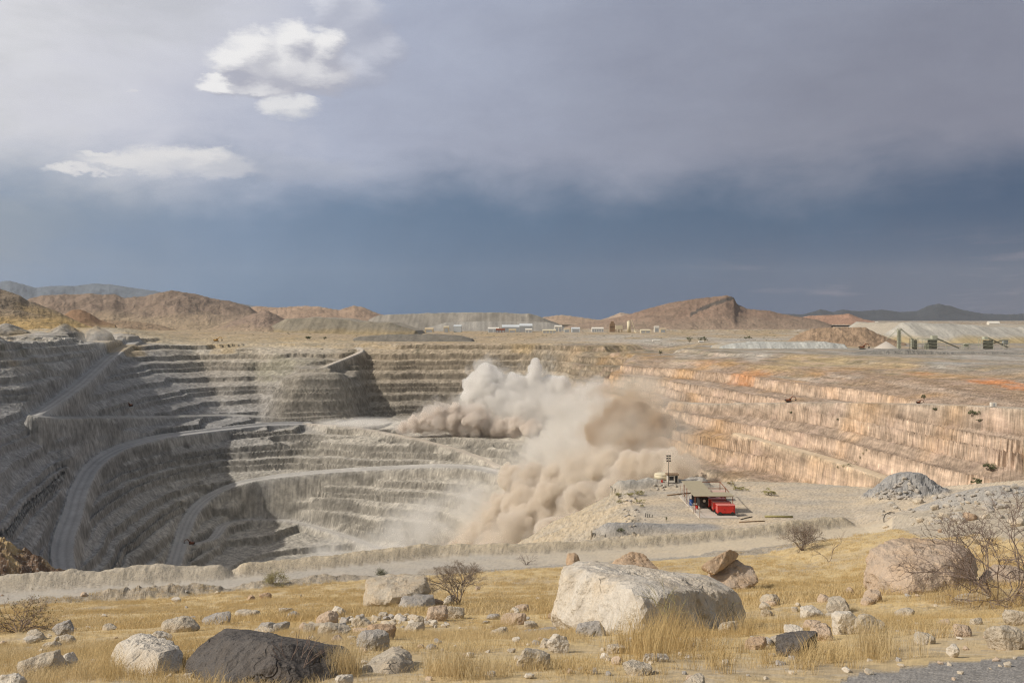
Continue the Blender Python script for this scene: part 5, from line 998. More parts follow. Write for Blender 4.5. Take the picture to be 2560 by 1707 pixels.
# open shed
sh = empty('open_shed', (25.3, 127.6, PZ)); setp(sh, 'open steel shed with pale sheet roof over a red oxide frame', 'shed')
H_ = 2.2
for (x_, y_) in [(0, 0), (5.2, 0), (0, 6), (0.6, 11.4), (5.6, 6), (6.0, 11.4), (2.6, 11.4)]: part('post', sh, M_rust, TB([(x_, y_, -.05), (x_, y_, H_)], .055, 6))
for (a, b) in [((0, 0), (5.2, 0)), ((0, 6), (5.6, 6)), ((.6, 11.4), (6, 11.4)), ((0, 0), (.6, 11.4)), ((5.2, 0), (6, 11.4)), ((0, 3), (5.4, 3)), ((2.7, 0), (3.1, 11.4))]: part('beam', sh, M_rust, TB([(a[0], a[1], H_), (b[0], b[1], H_)], .06, 6))
for j in range(5): part('roof_sheet', sh, M_board, B(-.2 + j * .1, 2.75 + j * .1, -.25 + j * 2.38, 2.12 + j * 2.38, H_ + .07 + j * .004, H_ + .11 + j * .004))
for j in range(2): part('roof_sheet', sh, M_board, B(2.77 + j * 1.3, 4.06 + j * 1.3, -.25, 2.7, H_ + .075, H_ + .115))
part('back_panel', sh, M_dark, B(.7, 2.7, 6.1, 6.16, .1, H_ - .1))
mc = empty('pump_machine', (27.0, 130.8, PZ)); setp(mc, 'dark machine with a round pale gauge in the shade of the shed', 'machine')
part('body', mc, M_dark, B(-.55, .75, -.6, 1.4, .25, 1.5), bev=.05); part('gauge', mc, M_white, TB([(.1, -.62, 1.1), (.1, -.66, 1.1)], .2, 14)); part('leg', mc, M_rust, BB([(-.5, -.4, -.5, -.4, 0, .26), (.6, .7, -.5, -.4, 0, .26), (-.5, -.4, 1.2, 1.3, 0, .26), (.6, .7, 1.2, 1.3, 0, .26)]))
tk = empty('flatbed_trailer', (30.6, 137.0, Zp)); setp(tk, 'pale topped trailer parked behind the shed roof', 'trailer'); part('deck', tk, plain_mat('dusty_pink_tarp', (.52, .36, .30), .8, .15, 2), B(-1.1, 1.1, -.8, .8, .9, 1.35), bev=.04); part('chassis', tk, M_dark, B(-1.1, 1.1, -.7, .7, .6, .88))
for s in (-1, 1): part('wheel', tk, M_dark, lambda bm, s=s: [tube(bm, [(s * .7, -.8, .32), (s * .7, -.6, .32)], .32, 14), tube(bm, [(s * .7, .6, .32), (s * .7, .8, .32)], .32, 14)])
# hand rail, drums
fe = empty('pipe_fence', (0, 0, 0)); setp(fe, 'leaning thin pipe fence along the left edge of the pad', 'fence')
fp = [(25.25, 124.3), (25.15, 128), (25.2, 131.5), (25.3, 135), (25.6, 138.5), (25.9, 141.5)]
for i, (x_, y_) in enumerate(fp): part('post', fe, M_timber, TB([(x_, y_, gz(x_, y_) - .1), (x_ + .05 * (-1) ** i, y_ + .1, gz(x_, y_) + 1.35)], .035, 6))
for i in range(len(fp) - 1):
    (a, b), (c_, d_) = fp[i], fp[i + 1]
    for h_ in (.55, 1.05): part('rail', fe, M_steel, TB([(a, b, gz(a, b) + h_), ((a + c_) / 2, (b + d_) / 2, gz(a, b) + h_ - .06), (c_, d_, gz(c_, d_) + h_)], .022, 5))
def drum(x, y, z, mat, label, r=.29, h=.85):
    o = empty('drum', (x, y, z)); setp(o, label, 'drum'); part('body', o, mat, TB([(0, 0, 0), (0, 0, h * .3), (0, 0, h * .33), (0, 0, h * .36), (0, 0, h * .64), (0, 0, h * .67), (0, 0, h * .70), (0, 0, h)], [r, r, r * 1.05, r, r, r * 1.05, r, r], 16)); part('lid', o, M_dark, TB([(0, 0, h + .002), (0, 0, h + .02)], r * .9, 16))
drum(25.75, 132.6, PZ + .0, M_blue, 'blue drum at the left edge of the pad'); drum(26.0, 130.0, PZ, M_red, 'small red drum at the left edge of the pad', .2, .5)
# hut, tank, mast
hx, hy = 25.6, 147.6; hz = gz(hx, hy) - .05
hut = empty('guard_hut', (hx, hy, hz)); setp(hut, 'small pale hut with a brown flat roof under the light mast', 'hut')
part('wall', hut, M_white, B(-.85, .85, -.6, .6, 0, 1.15)); part('roof', hut, M_timber, B(-1.0, 1.0, -.8, .75, 1.16, 1.32), bev=.02); wn = part('window', hut, M_glass, B(-.55, .1, -.62, -.602, .35, .95)); part('frame', wn, M_timber, BB([(-.6, -.56, -.63, -.603, .3, 1), (.11, .15, -.63, -.603, .3, 1)])); part('door', hut, M_dark, B(.35, .75, -.62, -.602, .02, 1.05))
tkx, tky = 24.2, 149.0; tz = gz(tkx, tky)
wt = empty('water_tank', (tkx, tky, max(tz, Zp - .2))); setp(wt, 'low cream domed tank beside the hut', 'tank')
part('shell', wt, M_cream, TB([(0, 0, 0), (0, 0, .7)], 1.25, 28), True); part('dome', wt, M_cream, TB([(0, 0, .702), (0, 0, .8), (0, 0, .9), (0, 0, .98), (0, 0, 1.0)], [1.3, 1.2, .95, .5, .1], 28), True)
mx_, my_ = 24.85, 146.6; mz = gz(mx_, my_)
ms = empty('light_mast', (mx_, my_, mz)); setp(ms, 'tall thin mast with six floodlights on the far edge of the ledge', 'light mast')
part('pole', ms, M_dark, TB([(0, 0, -.2), (0, 0, 3), (0, 0, 4.95)], [.045, .04, .03], 8))
for k in range(3):
    part('crossarm', ms, M_dark, TB([(-.30, 0, 3.95 + k * .40), (.30, 0, 3.95 + k * .40)], .02, 6))
    for s in (-1, 1): fl_ = part('floodlight', ms, M_dark, B(s * .22 - .13, s * .22 + .13, -.12, .05, 3.86 + k * .40, 4.09 + k * .40), bev=.02); part('lens', fl_, M_glass, B(s * .22 - .1, s * .22 + .1, -.135, -.122, 3.89 + k * .40, 4.06 + k * .40))
an = empty('whip_antenna', (23.9, 147.2, gz(23.9, 147.2))); setp(an, 'thin antenna rod left of the hut', 'antenna'); part('rod', an, M_steel, TB([(0, 0, -.1), (0, 0, 2.0)], [.03, .02], 5)); part('box', an, M_red, B(-.12, .12, -.1, .1, .05, .4))
def log(x0, y0, x1, y1, r, mat, label, cat='pipe', name='pipe', z=None):
    za, zb_ = (gz(x0, y0) + r, gz(x1, y1) + r) if z is None else z; o = part(name, None, mat, TB([(x0, y0, za), ((x0 + x1) / 2, (y0 + y1) / 2, (za + zb_) / 2 + .03), (x1, y1, zb_)], r, 8), True); return setp(o, label, cat)
a = ray_ground(1668, 1239, 60, 170); b = ray_ground(1738, 1232, 60, 170); log(a.x, a.y, b.x, b.y, .09, M_timber, 'long rusty pole lying left of the shed', 'pole', 'pole')
a = ray_ground(1848, 1306, 60, 170); b = ray_ground(1912, 1303, 60, 170); log(a.x, a.y, b.x, b.y, .07, M_timber, 'thin dark pole lying in front of the pad')
a = ray_ground(1852, 1299, 60, 170); b = ray_ground(1880, 1292, 60, 170); log(a.x, a.y, b.x, b.y, .06, M_dark, 'short dark bar lying at the corner of the pad')
a = ray_ground(1912, 1293, 60, 170); b = ray_ground(1982, 1294, 60, 170); log(a.x, a.y, b.x, b.y, .14, M_leafo, 'mossy log lying on the bare ground past the pad', 'log', 'log')
a = ray_ground(2210, 1305, 60, 170); o = part('bent_hose', None, M_dark, TB([(0, 0, 0), (.1, .3, .5), (.35, .4, .95), (.9, .4, 1.2), (1.5, .3, 1.15)], .06, 6), True); o.location = a; setp(o, 'bent black hose sticking out of the rubble bank', 'hose')
for i, px in enumerate((1614, 1619, 1624, 1630)):
    g_ = ray_ground(px, 1292 + (i % 2), 60, 170); o = part('marker_peg', None, M_dark, TB([(0, 0, -.1), (.03, 0, .55 - .07 * i)], .05, 6)); o.location = g_; setp(o, ['first', 'second', 'third', 'last'][i] + ' of four dark pegs on the bare ground, counted toward the pad', 'peg', 'pegs on the bare ground')
g_ = ray_ground(1665, 1304, 60, 170); bush('spiky_plant', 'small dark green spiky plant alone on the grey ground', 1665, 1304, g_.y, 9, 15, M_leafg, 399, None, 'plant', 120)
# ------------------------------------------------------------------ machines in the pit
def excavator(px, py, Y, mat, label, s=1.0, face=1, zoff=0.0):
    x_ = (px - CX) / F * Y; r = empty('excavator', (x_, Y, gz(x_, Y) + zoff)); r.scale = (s * face, s, s); setp(r, label, 'excavator', 'machines working in the mine')
    for q in (-1.6, 1.6): part('track', r, M_dark, B(-2.6, 2.6, q - .4, q + .4, 0, 1.05), bev=.25)
    part('body', r, mat, B(-3.0, 1.6, -1.5, 1.5, 1.3, 3.0), bev=.15); cb = part('cab', r, mat, B(.2, 1.9, -1.6, -.2, 2.0, 4.0), bev=.1); part('window', cb, M_glass, B(.4, 1.7, -1.63, -1.602, 2.8, 3.7)); part('counterweight', r, M_dark, B(-3.5, -2.9, -1.4, 1.4, 1.4, 2.7), bev=.1)
    part('boom', r, mat, TB([(1.2, .3, 2.6), (3.6, .3, 5.6), (6.0, .3, 5.2)], [.45, .5, .3], 6)); part('stick', r, mat, TB([(5.9, .3, 5.4), (7.2, .3, 2.6)], [.32, .22], 6)); part('bucket', r, M_dark, lambda bm: [box(bm, 6.2, 7.4, -.4, 1.0, 1.0, 2.5)], bev=.3); return r
excavator(478, 1362, 860, M_orange, 'orange excavator standing where two ramps meet deep in the pit', .95, -1); excavator(326, 1033, 1000, M_orange, 'rusty excavator on the bench road below the dark wall', .8, -1, .3); excavator(541, 852, 1480, M_yel, 'yellow drill rig on the plain behind the dark pit corner', 1.3, 1)
excavator(2156, 871, 1130, M_orange, 'orange excavator beside the pale stockpile', 1.2, 1); excavator(1972, 1003, 712, M_orange, 'small dark red excavator on the bench road', .8, 1); excavator(2297, 1001, 585, M_orange, 'small rusty loader on the bench road near the white box', .45, 1)
x_ = (2483 - CX) / F * 518; wb = empty('white_cabin', (x_, 518, gz(x_, 518))); setp(wb, 'small white cabin standing on the bench road above the orange wall', 'cabin'); part('body', wb, M_white, B(-1.5, 1.5, -1, 1, .2, 2.4), bev=.05); part('skid', wb, M_dark, BB([(-1.6, 1.6, -.9, -.7, 0, .2), (-1.6, 1.6, .7, .9, 0, .2)])); part('door', wb, M_shedd, B(-.4, .4, -1.03, -1.005, .3, 2.1))
# ------------------------------------------------------------------ works on the plateau
def far_base(px, Y): x_ = (px - CX) / F * Y; return x_, gz(x_, Y)
def shed(px0, px1, ptop, Y, depth, wall, roof, label, openings=0, pitch=.18, cat='building'):
    x0, x1 = (px0 - CX) / F * Y, (px1 - CX) / F * Y; zb = min(gz(x0, Y), gz(x1, Y)) - .3; zt = -(ptop - HY) / F * Y; w_ = x1 - x0; r = empty('works_building', ((x0 + x1) / 2, Y, zb)); setp(r, label, cat, 'works buildings behind the pit'); H0 = max(3, zt - zb); hr = min(H0 * .3, w_ * pitch)
    part('wall', r, wall, B(-w_ / 2, w_ / 2, 0, depth, 0, H0 - hr))
    def rf(bm):
        v = [bm.verts.new(q) for q in ((-w_ / 2 - .4, -.4, H0 - hr + .02), (w_ / 2 + .4, -.4, H0 - hr + .02), (w_ / 2 + .4, depth + .4, H0 - hr + .02), (-w_ / 2 - .4, depth + .4, H0 - hr + .02), (-w_ / 2 - .4, depth / 2, H0), (w_ / 2 + .4, depth / 2, H0))]
        for f in ((0, 1, 5, 4), (2, 3, 4, 5), (0, 4, 3), (1, 2, 5), (0, 3, 2, 1)): bm.faces.new([v[i] for i in f])
    part('roof', r, roof, rf)
    for k in range(openings): a_ = -w_ / 2 + w_ * (k + .15) / openings; part('door', r, M_shedd, B(a_, a_ + w_ * .7 / openings, -.12, -.02, .1, (H0 - hr) * .78))
    return r
YB = 2500
for a in [(1255, 1298, 812, YB, 40, M_shedd, M_shed, 'long low grey workshop with pale roof joined to the tall bay', 3), (1299, 1331, 809, YB - 10, 40, M_shedd, M_shed, 'tall workshop bay with a wide dark opening', 1), (1220, 1247, 818, YB - 30, 20, M_shed, M_white, 'low white shed left of the long workshop', 2), (1134, 1153, 812, YB, 25, M_shed, M_shed, 'pale blue shed beside the spoil heap', 0), (1109, 1122, 815, YB - 20, 16, M_tan, M_cream, 'small cream shed left of the pale blue one', 1), (1062, 1083, 819, YB - 40, 14, M_tan, M_tan, 'low tan shed furthest from the workshops', 1), (1357, 1390, 823, YB - 120, 16, M_cream, M_cream, 'low cream building right of the tall bay', 4), (1387, 1405, 813, YB + 60, 20, M_white, M_white, 'white block building behind the low cream one', 2), (1429, 1450, 818, YB - 20, 20, M_shed, M_shed, 'bluish shed between the workshops and the silo', 1), (1480, 1509, 818, YB + 40, 16, M_white, M_white, 'long low white shed left of the brown tower', 5), (1602, 1626, 823, YB - 150, 14, M_cream, M_cream, 'cream shed right of the slanting conveyor', 2), (1651, 1665, 820, YB - 60, 14, M_tan, M_tan, 'tan block building furthest right of the works', 1), (1632, 1650, 851, 1560, 6, M_white, M_white, 'white tank-like cabin at the rim near a lone tree', 0), (1747, 1760, 852, 1490, 4, M_white, M_white, 'white cabin under the pair of plateau trees', 1), (1240, 1262, 821, YB - 60, 10, M_rust, M_rust, 'row of rusty sheds before the long workshop', 3), (1272, 1290, 822, YB - 70, 8, M_tan, M_tan, 'small tan shed before the long workshop', 1), (1313, 1330, 821, YB - 90, 10, M_white, M_white, 'small white office before the tall bay', 2), (1410, 1424, 820, YB - 40, 10, M_white, M_tan, 'small pale hut left of the bluish shed', 1), (1636, 1648, 815, YB, 10, M_white, M_white, 'white hut beside the tan block building', 1), (2473, 2500, 803, 1900, 10, M_white, M_white, 'long white shed on the skyline above the pale stockpile', 0), (2190, 2196, 804, 2200, 8, M_white, M_white, 'tiny white hut on the skyline left of the pale stockpile', 0)]: shed(*a)
x_, zb = far_base(1572, YB - 60); si = empty('silo', (x_, YB - 60, zb)); setp(si, 'tall cream silo beside the slanting conveyor', 'silo'); part('shell', si, M_cream, TB([(0, 0, 0), (0, 0, 29)], 4.8, 20), True); part('cone', si, M_cream, TB([(0, 0, 29.05), (0, 0, 31)], [4.8, 1.2], 20), True); part('ladder', si, M_steel, B(-5.3, -5.0, -.3, .3, 0, 30))
def truss(parent, a, b, w_, mat, name='conveyor_truss'):
    a, b = Vector(a), Vector(b)
    def fn(bm):
        for o_ in ((0, -w_ / 2, 0), (0, w_ / 2, 0), (0, -w_ / 2, w_ * .8), (0, w_ / 2, w_ * .8)): tube(bm, [a + Vector(o_), b + Vector(o_)], w_ * .09, 4)
        n = 12
        for k in range(n): p0, p1 = a.lerp(b, k / n), a.lerp(b, (k + 1) / n); tube(bm, [p0 + Vector((0, -w_ / 2, 0)), p1 + Vector((0, -w_ / 2, w_ * .8))], w_ * .06, 4)
        tube(bm, [a + Vector((0, 0, w_ * .5)), b + Vector((0, 0, w_ * .5))], w_ * .3, 4)
    return part(name, parent, mat, fn)
cv_ = empty('slanting_conveyor', (x_ + 7, YB - 64, zb)); setp(cv_, 'cream conveyor slanting down from the top of the silo', 'conveyor'); truss(cv_, (-1, 0, 32), (9, 0, 3), 3.2, M_cream); truss(cv_, (6, -3, 4), (14, -30, -8), 3.0, M_cream); part('leg', cv_, M_cream, TB([(8, 0, -1), (8, 0, 6)], .5, 5))
x2, z2 = far_base(1531, YB); bt_ = empty('ore_tower', (x2, YB, z2)); setp(bt_, 'brown steel tower left of the silo', 'tower'); part('wall', bt_, M_timber, B(-7, 7, 0, 12, 0, 24)); part('roof', bt_, M_timber, B(-4, 4, 2, 9, 24.05, 29)); part('platform', bt_, M_dark, B(-8, 8, -1, -.05, 14, 15))
x3, z3 = far_base(1548, YB - 10); ob = empty('ore_bin', (x3, YB - 10, z3)); setp(ob, 'cream bin raised on legs between the brown tower and the silo', 'bin'); part('body', ob, M_cream, B(-9, 9, 0, 12, 8, 18))
for sx in (-8, 0, 8):
    for sy in (1, 11): part('leg', ob, M_timber, TB([(sx, sy, -.5), (sx, sy, 8)], .6, 5))
# crushers, pale green steel
def frame_tower(parent, x0, x1, y0, y1, h, levels, mat):
    for x_ in (x0, x1):
        for y_ in (y0, y1): part('column', parent, mat, TB([(x_, y_, -.5), (x_, y_, h)], .35, 5))
    for k in range(1, levels + 1): zz = h * k / levels; part('floor_deck', parent, mat, B(x0 - .8, x1 + .8, y0 - .8, y1 + .8, zz - .25, zz)); part('rail', parent, mat, BB([(x0 - .8, x1 + .8, y0 - .85, y0 - .78, zz + .5, zz + .6), (x0 - .8, x1 + .8, y0 - .85, y0 - .78, zz + 1.0, zz + 1.1)]))
    for k in range(levels): part('brace', parent, mat, TB([(x0, y0, h * k / levels), (x1, y0, h * (k + 1) / levels)], .2, 4))
YC = 1120
def plant_root(name, px, label, cat): x_, z_ = far_base(px, YC); r = empty(name, (x_, YC, z_)); r.scale = (.78, .78, .76); return setp(r, label, cat, 'pale green crushing plant')
r = plant_root('crusher_tower', 2249, 'tall pale green tower with stays at the crushing plant', 'tower'); frame_tower(r, -2.2, 2.2, 0, 4, 33, 6, M_green); part('casing', r, M_green, B(-1.8, 1.8, .3, 3.6, 0, 31)); truss(r, (2, 1, 32), (20, 1, 17), 1.6, M_green, 'conveyor'); truss(r, (-2, 1, 32), (-20, 1, 15), .9, M_green, 'stay')
r = plant_root('crusher_house', 2287, 'narrow pale green crusher house right of the tall tower', 'crusher'); frame_tower(r, -5, 5, 0, 8, 17, 4, M_green); part('casing', r, M_casing, B(-1, 4, .6, 7, 0, 15)); part('casing', r, M_green, B(-4.4, -1.2, .6, 6, 3, 17)); truss(r, (5, 3, 17), (46, 3, 14), 1.4, M_green, 'conveyor')
r = plant_root('screen_house', 2335, 'broad screen house with conveyors in the middle of the crushing plant', 'crusher'); frame_tower(r, -14, 6, 0, 10, 15, 3, M_green); part('casing', r, M_casing, B(-6, 5, .6, 9, 1, 16)); part('casing', r, M_green, B(-13, -7, .6, 6, 0, 9)); part('hopper', r, M_green, B(-2, 6, 1, 8, 16.1, 22)); truss(r, (4, 2, 17), (40, 2, 1), 2.0, M_casing, 'conveyor'); part('leg', r, M_green, TB([(20, 2, -.5), (20, 2, 12)], .4, 5))
r = plant_root('transfer_house', 2417, 'small transfer house between the two crusher groups', 'crusher'); frame_tower(r, -5, 5, 0, 6, 8, 2, M_green); part('casing', r, M_green, B(-3, 3, .5, 5, 4, 9)); truss(r, (3, 2, 9), (22, 2, 6), 1.2, M_green, 'conveyor')
r = plant_root('screen_house', 2470, 'dark crusher house at the far end of the crushing plant', 'crusher'); frame_tower(r, -10, 8, 0, 10, 16, 3, M_green); part('casing', r, M_casing, B(-3, 8, .6, 9, .5, 14)); part('hopper', r, M_green, B(-5, 1, 1, 8, 16.1, 20)); truss(r, (2, 2, 17), (32, 2, 2), 2.2, M_casing, 'conveyor')
r = plant_root('crusher_tower', 2516, 'small pale tower at the end of the last conveyor', 'tower'); frame_tower(r, -4, 4, 0, 8, 15, 3, M_green); part('casing', r, M_shedd, B(-3, 3, .6, 7, 8, 15)); truss(r, (-3, 2, 14), (-22, 2, 8), 1.8, M_casing, 'conveyor')
x_, z_ = far_base(2215, 1160); o = mesh_np('sand_cone', [(0, 0, 9)] + [(math.cos(k * .393) * 15, math.sin(k * .393) * 15, -.5) for k in range(16)], tris=[(0, 1 + k, 1 + (k + 1) % 16) for k in range(16)], mat=M_conc); o.location = (x_, 1160, z_); setp(o, 'pale cone of crushed stone left of the tall tower', 'stockpile')
print('things', round(time.time() - T0, 1))
# ------------------------------------------------------------------ blast dust: billowing bodies of scattering air
def billow(name, puffs, seed, voxel=2.2, kids=22, grand=7, rough=1.0, grow=1.0, ridge=4.5):
    rng = random.Random(seed); allp = []
    def ball(c, r): allp.append((c, r))
    def dirn():
        while True:
            v = Vector((rng.uniform(-1, 1), rng.uniform(-1, .6), rng.uniform(-.7, 1)))
            if .1 < v.length < 1: return v.normalized()
    for px, py, Y, rp in puffs:
        c = Vector(P(px, py, Y)); r = rp / F * Y * grow; ball(c, r)
        for _ in range(kids):
            d = dirn(); r2 = r * rng.uniform(.20, .46); c2 = c + d * (r * rng.uniform(.75, 1.02)); ball(c2, r2)
            for _ in range(grand):
                d2 = (dirn() + d * .8).normalized(); r3 = r2 * rng.uniform(.28, .5)
                if r3 > voxel * .8: ball(c2 + d2 * r2 * .95, r3)
    Vi, Fi = ICO[2]; cc = np.array([c[:] for c, r in allp]); rr = np.array([r for c, r in allp])
    VV = (cc[:, None, :] + Vi[None] * rr[:, None, None]).reshape(-1, 3); FF = (Fi[None] + (np.arange(len(rr)) * len(Vi))[:, None, None]).reshape(-1, 3)
    tmp = mesh_np(name, VV, tris=FF); me = tmp.data; bpy.data.objects.remove(tmp)
    o = bpy.data.objects.new(name, me); col.objects.link(o)
    md = o.modifiers.new('union', 'REMESH'); md.mode = 'VOXEL'; md.voxel_size = voxel
    dg = bpy.context.evaluated_depsgraph_get(); m2 = bpy.data.meshes.new_from_object(o.evaluated_get(dg))
    o.modifiers.clear(); o.data = m2; m2.name = name; bpy.data.meshes.remove(me)
    n = len(m2.vertices); V = np.empty(n * 3, np.float32); N = np.empty(n * 3, np.float32); m2.vertices.foreach_get('co', V); m2.vertices.foreach_get('normal', N)
    V = V.reshape(-1, 3); N = N.reshape(-1, 3)
    d = (.5 - np.abs(fbm3(V / ridge, 3, seed, .5))) * 2.2 * rough + fbm3(V / (ridge * 3.2), 2, seed + 5) * 2.5 * rough
    V += N * d[:, None]; m2.vertices.foreach_set('co', V.ravel()); m2.polygons.foreach_set('use_smooth', np.full(len(m2.polygons), True)); m2.update()
    return o
def dust_mat(name, rgb, dens, noise=0.0, nscale=.03, lo=.35, hi=.65):
    m, t = new_mat(name); v = t.n.new('ShaderNodeVolumePrincipled'); v.inputs['Color'].default_value = (*rgb, 1); v.inputs['Anisotropy'].default_value = 0.1
    if noise:
        nn = t.noise(gpos(t), nscale, 3, .6, .5); t.l.new(t.m('MULTIPLY', t.sstep(nn, lo, hi), dens), v.inputs['Density'])
    else: v.inputs['Density'].default_value = dens
    o = t.n.new('ShaderNodeOutputMaterial'); t.l.new(v.outputs[0], o.inputs['Volume'])
    m.cycles.homogeneous_volume = not noise; return m
def dust(name, label, puffs, seed, rgb, dens, shells=((.84, 1.0, 'core'), (1.0, .22, 'mantle'), (1.2, .05, 'fringe')), **k):
    r = empty(name, P(*puffs[0][:3])); setp(r, label, 'dust cloud', 'dust clouds of the blast', 'thing'); inv = Matrix.Translation(-Vector(r.location))
    for i, (gr_, dm, nm) in enumerate(shells):
        rq = random.Random(seed * 31 + i); pf = [(px + rq.gauss(0, .10) * rp * i, py + rq.gauss(0, .10) * rp * i - i * 1.5, Y, rp * gr_ * rq.uniform(.88, 1.12)) for px, py, Y, rp in puffs]
        kk = dict(k); kk['voxel'] = k.get('voxel', 1.5) * (1, 1.15, 1.7)[i]; kk['rough'] = k.get('rough', 1.0) * (1, 1.3, 2.4)[i]; kk['kids'] = (20, 22, 16)[i]
        o = billow(nm, pf, seed + 100 * i, **kk); o.data.materials.append(dust_mat('%s_%s_%d' % (name, nm, seed), rgb, dens * dm * (2.6 if nm == 'fringe' else 1), 1.0 if nm == 'fringe' else 0, .085, .42, .68)); o.parent = r; o.matrix_parent_inverse = inv
    return r
crawl = [(1008, 1069, 1066, 15), (1036, 1062, 1064, 21), (1070, 1056, 1064, 26), (1105, 1050, 1064, 30), (1142, 1048, 1064, 35), (1182, 1052, 1058, 35), (1215, 1066, 1060, 24), (1250, 1072, 1052, 24), (1290, 1068, 1045, 26), (1330, 1075, 1030, 24)]
o = dust('dust_cloud', 'low rolling front of lumpy brown dust along the blast bench', crawl, 1, (.90, .855, .81), .45, voxel=1.2, shells=((.92, 1.0, 'core'), (1.02, .16, 'mantle'), (1.15, .02, 'fringe')))
plume = [(1205, 1012, 1100, 40), (1212, 978, 1104, 44), (1228, 950, 1108, 34), (1212, 925, 1112, 20), (1255, 1002, 1088, 36), (1285, 965, 1098, 28), (1330, 990, 1098, 30), (1336, 955, 1098, 24), (1341, 925, 1098, 16), (1339, 905, 1098, 9), (1368, 972, 1098, 28), (1398, 962, 1090, 22), (1310, 1030, 1070, 34)]
o = dust('dust_cloud', 'tall pale twin-headed dust plume rising over the blast bench', plume, 2, (.94, .93, .915), .20, voxel=1.5, shells=((.90, 1.0, 'core'), (1.02, .18, 'mantle'), (1.2, .04, 'fringe')))
brown = [(1560, 1060, 800, 50), (1600, 1035, 800, 42), (1530, 1100, 790, 44), (1620, 1090, 780, 46), (1652, 1060, 775, 32), (1580, 1130, 760, 44), (1502, 1085, 800, 34), (1640, 1130, 745, 34), (1545, 1030, 810, 26)]
o = dust('dust_cloud', 'dark brown dust plume standing behind the light mast', brown, 3, (.70, .585, .45), .24, voxel=1.4, shells=((.82, 1.0, 'core'), (1.0, .2, 'mantle'), (1.28, .06, 'fringe')))
flow = [(1690, 1185, 640, 36), (1650, 1165, 660, 40), (1590, 1180, 680, 46), (1520, 1180, 720, 50), (1455, 1190, 740, 52), (1400, 1205, 760, 48), (1335, 1195, 800, 34), (1285, 1203, 820, 30), (1268, 1190, 830, 20), (1385, 1260, 740, 52), (1310, 1262, 770, 48), (1262, 1278, 790, 38), (1236, 1312, 795, 38), (1300, 1322, 740, 50), (1208, 1332, 800, 32), (1180, 1350, 815, 30), (1150, 1368, 830, 28), (1124, 1386, 835, 22), (1240, 1370, 760, 40), (1460, 1260, 690, 50), (1380, 1330, 680, 46), (1540, 1230, 660, 40)]
o = dust('dust_cloud', 'wide tan dust avalanche rolling down into the pit behind the gravel bank', flow, 4, (.90, .85, .78), .34, voxel=1.3, shells=((.92, 1.0, 'core'), (1.02, .16, 'mantle'), (1.16, .03, 'fringe')))
def soft_mat(name, rgb, dens, nscale):
    m, t = new_mat(name); v = t.n.new('ShaderNodeVolumePrincipled'); v.inputs['Color'].default_value = (*rgb, 1)
    r = t.v('LENGTH', ocoord(t)); fall = t.m('SUBTRACT', 1, t.sstep(r, .1, 1.0)); nn = t.noise(gpos(t), nscale, 4, .6, .4)
    t.l.new(t.m('MULTIPLY', t.m('MULTIPLY', fall, t.sstep(nn, .36, .66)), dens), v.inputs['Density'])
    o = t.n.new('ShaderNodeOutputMaterial'); t.l.new(v.outputs[0], o.inputs['Volume']); return m
def veil(label, mat, puffs):
    r = empty('dust_veil', P(*puffs[0][:3])); setp(r, label, 'dust cloud', 'dust clouds of the blast', 'thing')
    for px, py, Y, wx, wy in puffs:
        o = mesh_np('wisp', ICO[3][0], tris=ICO[3][1], mat=mat, parent=r); o.matrix_parent_inverse = r.matrix_world.inverted() if False else Matrix.Translation(-Vector(r.location)); o.location = P(px, py, Y); o.scale = (wx / F * Y, .8 * wx / F * Y, wy / F * Y)
VM = soft_mat('grey_dust_haze', (.92, .905, .88), .045, .03); VT = soft_mat('tan_dust_haze', (.91, .865, .79), .042, .03); VW = soft_mat('white_dust_haze', (.93, .92, .90), .07, .04)
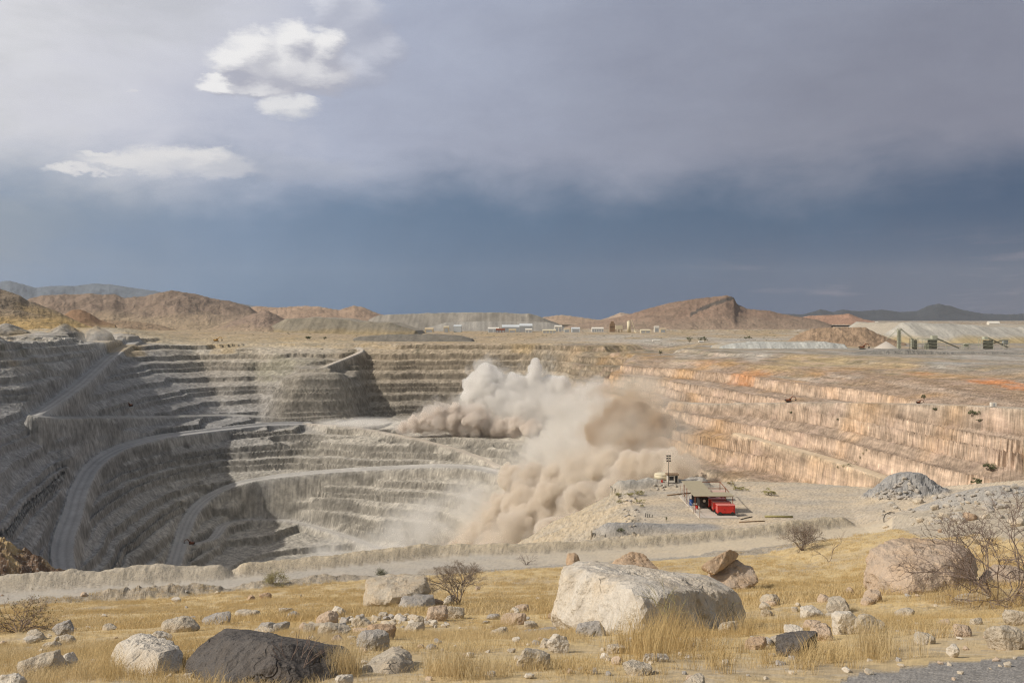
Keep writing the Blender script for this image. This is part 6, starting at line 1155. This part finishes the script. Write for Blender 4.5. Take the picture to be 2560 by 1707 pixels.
mid = [(1420, 1030, 960, 44), (1470, 1075, 900, 46), (1395, 1085, 930, 40), (1450, 1125, 860, 44), (1390, 1145, 880, 36), (1500, 1030, 900, 40), (1345, 1120, 930, 30), (1480, 985, 940, 34)]
o = dust('dust_cloud', 'pale grey middle dust mass joining the tall plume and the brown plume', mid, 7, (.93, .915, .89), .05, voxel=2.2, rough=1.5, shells=((.8, 1.0, 'core'), (1.1, .35, 'mantle'), (1.4, .12, 'fringe')))
veil('thin grey veil of dust hanging between the two plumes', VM, [(1420, 1020, 940, 130, 90), (1400, 1120, 900, 120, 90), (1330, 1010, 1040, 110, 90), (1290, 1040, 1060, 100, 50), (1340, 1200, 830, 150, 110)])
veil('tan dust haze drifting up across the orange wall', VT, [(1640, 1060, 740, 130, 120), (1600, 975, 850, 120, 60), (1500, 1190, 720, 190, 90), (1700, 1130, 640, 100, 100), (1560, 1090, 760, 150, 110)])
veil('faint whitish dust low on the pit floor', VW, [(850, 1385, 870, 110, 60), (950, 1370, 860, 90, 60), (1060, 1330, 850, 140, 110), (1180, 1270, 850, 120, 100)])
veil('pale dust blown along the blast bench left of the rolling front', VW, [(920, 1058, 1075, 90, 20), (860, 1056, 1100, 90, 16)])
veil('faint dust haze behind a vehicle at the top of the straight haul road', VM, [(250, 845, 1080, 70, 34)])
print('dust', round(time.time() - T0, 1), sum(len(o.data.polygons) for o in col.objects if o.type == 'MESH'))
# ------------------------------------------------------------------ the hazy air
hb = bmesh.new(); box(hb, -16000, 16000, -300, 21500, -420, 1150); m_, t_ = new_mat('hazy_air'); v_ = t_.n.new('ShaderNodeVolumePrincipled'); v_.inputs['Color'].default_value = (.80, .88, 1.0, 1); v_.inputs['Density'].default_value = 1.3e-5; v_.inputs['Anisotropy'].default_value = 0.0
o_ = t_.n.new('ShaderNodeOutputMaterial'); t_.l.new(v_.outputs[0], o_.inputs['Volume']); m_.cycles.homogeneous_volume = True
hz_ = obj_bm('haze', hb, m_); setp(hz_, 'thin haze in the air over the whole mine', None, None, 'stuff')
print('done', round(time.time() - T0, 1))
